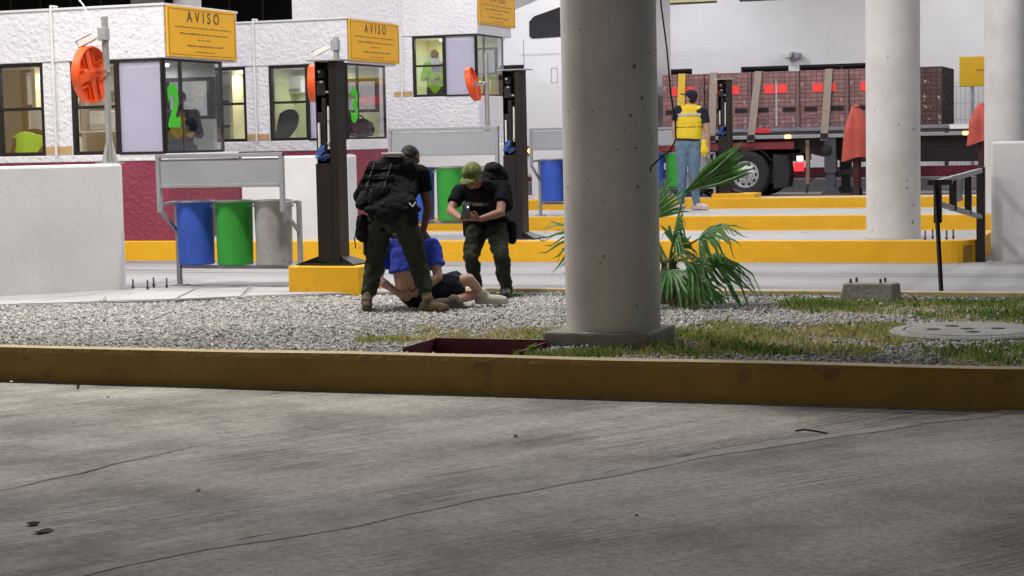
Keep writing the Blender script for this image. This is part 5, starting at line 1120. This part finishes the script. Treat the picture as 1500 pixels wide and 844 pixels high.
# --- attendant seated in booth two, and one in lime in the raised booth
def attendant(loc, rz, sk, top, label, vestm=None, seated=True, s=1.):
    t = thing('person', label, 'person', loc, rz)
    J = dict(pelvis=(0, 0, .0), hipL=(-.09, 0, -.02), hipR=(.09, 0, -.02), knL=(-.11, -.38, .0), knR=(.11, -.38, .0), anL=(-.11, -.36, -.36), anR=(.11, -.36, -.36), toeL=(-.11, -.5, -.42), toeR=(.11, -.5, -.42), chest=(0, -.05, .36), shL=(-.19, -.06, .46), shR=(.19, -.06, .46), neck=(0, -.05, .54), head=(0, -.08, .66), elL=(-.24, -.14, .20), elR=(.24, -.14, .20), wrL=(-.12, -.34, .20), wrR=(.12, -.34, .20), hL=(-.10, -.43, .19), hR=(.10, -.43, .19))
    if not seated: J.update(knL=(-.1, -.02, -.45), knR=(.1, -.02, -.45), anL=(-.1, 0, -.85), anR=(.1, 0, -.85))
    hp, f, u, r_ = head_prims(J['head'], (-.1, -1, -.25), (0, 0, 1), s)
    pr = torso_prims(J, s, -.012)+arm_prims(J, 'L')+arm_prims(J, 'R')+leg_prims(J, 'L')+leg_prims(J, 'R')+hp+[(lp(J['chest'], J['neck'], .7), lp(J['neck'], J['head'], .6), .058, .05)]+hand(J['wrL'], J['hL'], (0, 0, -1), (1, 0, 0))+hand(J['wrR'], J['hR'], (0, 0, -1), (-1, 0, 0))
    blob('body', pr, sk, t, .009, 3); hc = V(J['head']); face_parts(t, hc, f, u, r_)
    blob('hair', [(hc-f*.03+u*.04, hc+f*.01+u*.05, .086, .082), (hc-f*.055, hc-f*.05-u*.05, .066, .05)], hair, t, .01, 3)
    blob('shirt', torso_prims(J, s, .012)+[(V(J['sh'+k]), V(J['el'+k]), .07, .06) for k in 'LR']+[(V(J['el'+k]), lp(J['el'+k], J['wr'+k], .8), .058, .045) for k in 'LR'], top, t, .011, 3, .006, 14)
    blob('trousers', leg_prims(J, 'L', 1, .02)+leg_prims(J, 'R', 1, .02)+[(V(J['hipL']), V(J['hipR']), .118, .118)], navy, t, .012, 2)
    if vestm:
        blob('safety_vest', [((0, -.02, .06), J['chest'], .16, .16, dict(flat=((1, 0, 0), 1.25), e0=.1)), (J['chest'], (0, -.05, .47), .158, .11, dict(flat=((1, 0, 0), 1.3)))], vestm, t, .011, 2)
        for z in (.14, .24): blob('reflective_band', [((0, -.03, z), (0, -.03, z+.03), .166, .166, dict(flat=((1, 0, 0), 1.25), e0=.02, e1=.02))], refl, t, .011, 1)
    return t
attendant((-12.72, 21.98, 1.42), R(35), skin_m, navy, 'person in dark clothes seated behind the glass with the green numeral two')
attendant((-14.35, 35.15, 2.52), R(10), skin_m, lime, 'person in lime hi-vis clothing standing inside the raised booth window', lime, False)

# ------------------------------------------------------------------ fan palm
leafm = mat('palm_leaf', (.06, .17, .045), .42, .2, 12, col2=(.13, .29, .08)); stalk = mat('palm_stalk', (.13, .20, .06), .55, .2, 8)
N_ = leafm.node_tree.nodes; Lk = leafm.node_tree.links; tl_ = N_.new('ShaderNodeBsdfTranslucent'); Lk.new(N_['Principled BSDF'].inputs['Base Color'].links[0].from_socket, tl_.inputs[0]); mx_ = N_.new('ShaderNodeMixShader'); mx_.inputs[0].default_value = .35
Lk.new(N_['Principled BSDF'].outputs[0], mx_.inputs[1]); Lk.new(tl_.outputs[0], mx_.inputs[2]); Lk.new(mx_.outputs[0], N_['Material Output'].inputs[0])
pm_ = thing('fan_palm', 'small fan palm with spiky green leaves growing behind the grey column', 'palm', (-4.20, 15.55, -.03))
MB().tube([(0, 0, 0), (.01, 0, .15), (0, .02, .3), (0, 0, .42)], [.11, .10, .085, .05], 12).build('trunk', mat('palm_trunk', (.11, .085, .06), .9, .3, 10, bump=.02, bscale=20), pm_, smooth=True)
def fan_leaf(base, hub, nrm, size, spread, n_, droop, seed, fold=0., dr_=None):
    rr = random.Random(seed); base, hub = V(base), V(hub); d = (hub-base).normalized() if not dr_ else V(dr_).normalized(); nrm = V(nrm); nrm = (nrm-d*nrm.dot(d)).normalized(); sd = d.cross(nrm)
    m = MB(); mid = base.lerp(hub, .5)+V((0, 0, .03)); 
    for i in range(n_):
        a = spread*(-1+2*i/(n_-1)); L_ = size*(.72+.28*math.cos(a*.8))*rr.uniform(.78, 1.1); dr = (d*math.cos(a)+sd*math.sin(a)*(1-fold)).normalized(); dr = (dr+nrm*fold*abs(math.sin(a))*.9).normalized()
        side = dr.cross(nrm).normalized(); p = hub.copy(); w0 = .5*size*spread*2/n_*.62; pts = []
        for q, (tt, ww) in enumerate(((0, .12), (.25, .55), (.5, 1.0), (.72, .8), (.88, .42), (1, .05))):
            pos = hub+dr*L_*tt+V((0, 0, -1))*droop*L_*(tt**2.4)*rr.uniform(.8, 1.25)+nrm*(.010*(1 if i % 2 else -1))*tt
            pts.append((pos, w0*ww*(.6+.4*min(1, tt*2))*(3.4 if dr_ and fold else 1)))
        vs = []
        for pos, w2 in pts: vs += [pos-side*w2+nrm*w2*.45, pos-nrm*w2*.2, pos+side*w2+nrm*w2*.45]
        fs = []
        for q in range(5): fs += [(q*3, q*3+1, q*3+4, q*3+3), (q*3+1, q*3+2, q*3+5, q*3+4)]
        m.add(vs, fs)
    o = m.build('leaf', leafm, pm_, smooth=False, fix=False); tag(o, kind='stuff')
    MB().tube([base, mid, hub], [.013, .010, .008], 7).build('leaf_stalk', stalk, o, smooth=True)
c0 = (0, 0, .38)
L_ = [  # hub, normal, size, spread, n, droop, fold  (metres from the palm base)
    ((.14, .02, 1.00), (.25, -.9, .15), .68, .26, 11, .03, .12, (.57, 0, .33)),      # raised, nearly closed leaf
    ((.28, -.05, .60), (.05, -.35, 1), .56, 1.25, 19, .55, 0),
    ((.22, -.10, .40), (.1, -.5, 1), .56, 1.2, 18, .62, 0),
    ((.10, -.12, .50), (.2, -.9, .5), .50, 1.3, 19, .55, 0),
    ((-.50, .0, .62), (-.1, -.3, 1), .74, 1.2, 22, .38, 0),
    ((-.22, .05, .75), (0, -1, .15), .50, 1.2, 24, .10, 0, (.05, 0, 1)),
    ((.20, .0, .22), (.3, -.6, .8), .46, 1.3, 18, .40, 0),
    ((-.35, -.1, .45), (-.2, -.5, 1), .5, 1.4, 22, .5, 0),
    ((.04, -.18, .34), (0, -.8, .6), .44, 1.2, 17, .5, 0),
    ((.10, -.14, .62), (.1, -.6, .9), .48, 1.1, 16, .6, 0),
    ((.30, .1, .42), (.3, -.3, 1), .56, 1.0, 16, .80, 0)]
for k, (hub, nr, sz_, sp, n_, dr, fo, *dd) in enumerate(L_): fan_leaf(c0, hub, nr, sz_, sp, n_, dr, k+1, fo, *dd)
dead = mat('dead_palm_leaf', (.22, .16, .08), .8, .3, 10)
for k, (hub, nr) in enumerate((((.14, -.16, .16), (.2, -.8, .5)), ((-.1, -.15, .14), (-.2, -.8, .5)))):
    n0 = len(bpy.data.objects); leafm_, leafm = leafm, dead
    fan_leaf((0, -.04, .3), hub, nr, .24, 1.0, 12, .5, 40+k); leafm = leafm_
for k in range(5):
    a = k*1.3; MB().tube([(.04*math.cos(a), .04*math.sin(a), .3), (.10*math.cos(a), .10*math.sin(a), .5), (.2*math.cos(a), .2*math.sin(a), .62)], [.014, .01, .006], 6).build('cut_stalk', stalk, pm_, smooth=True)
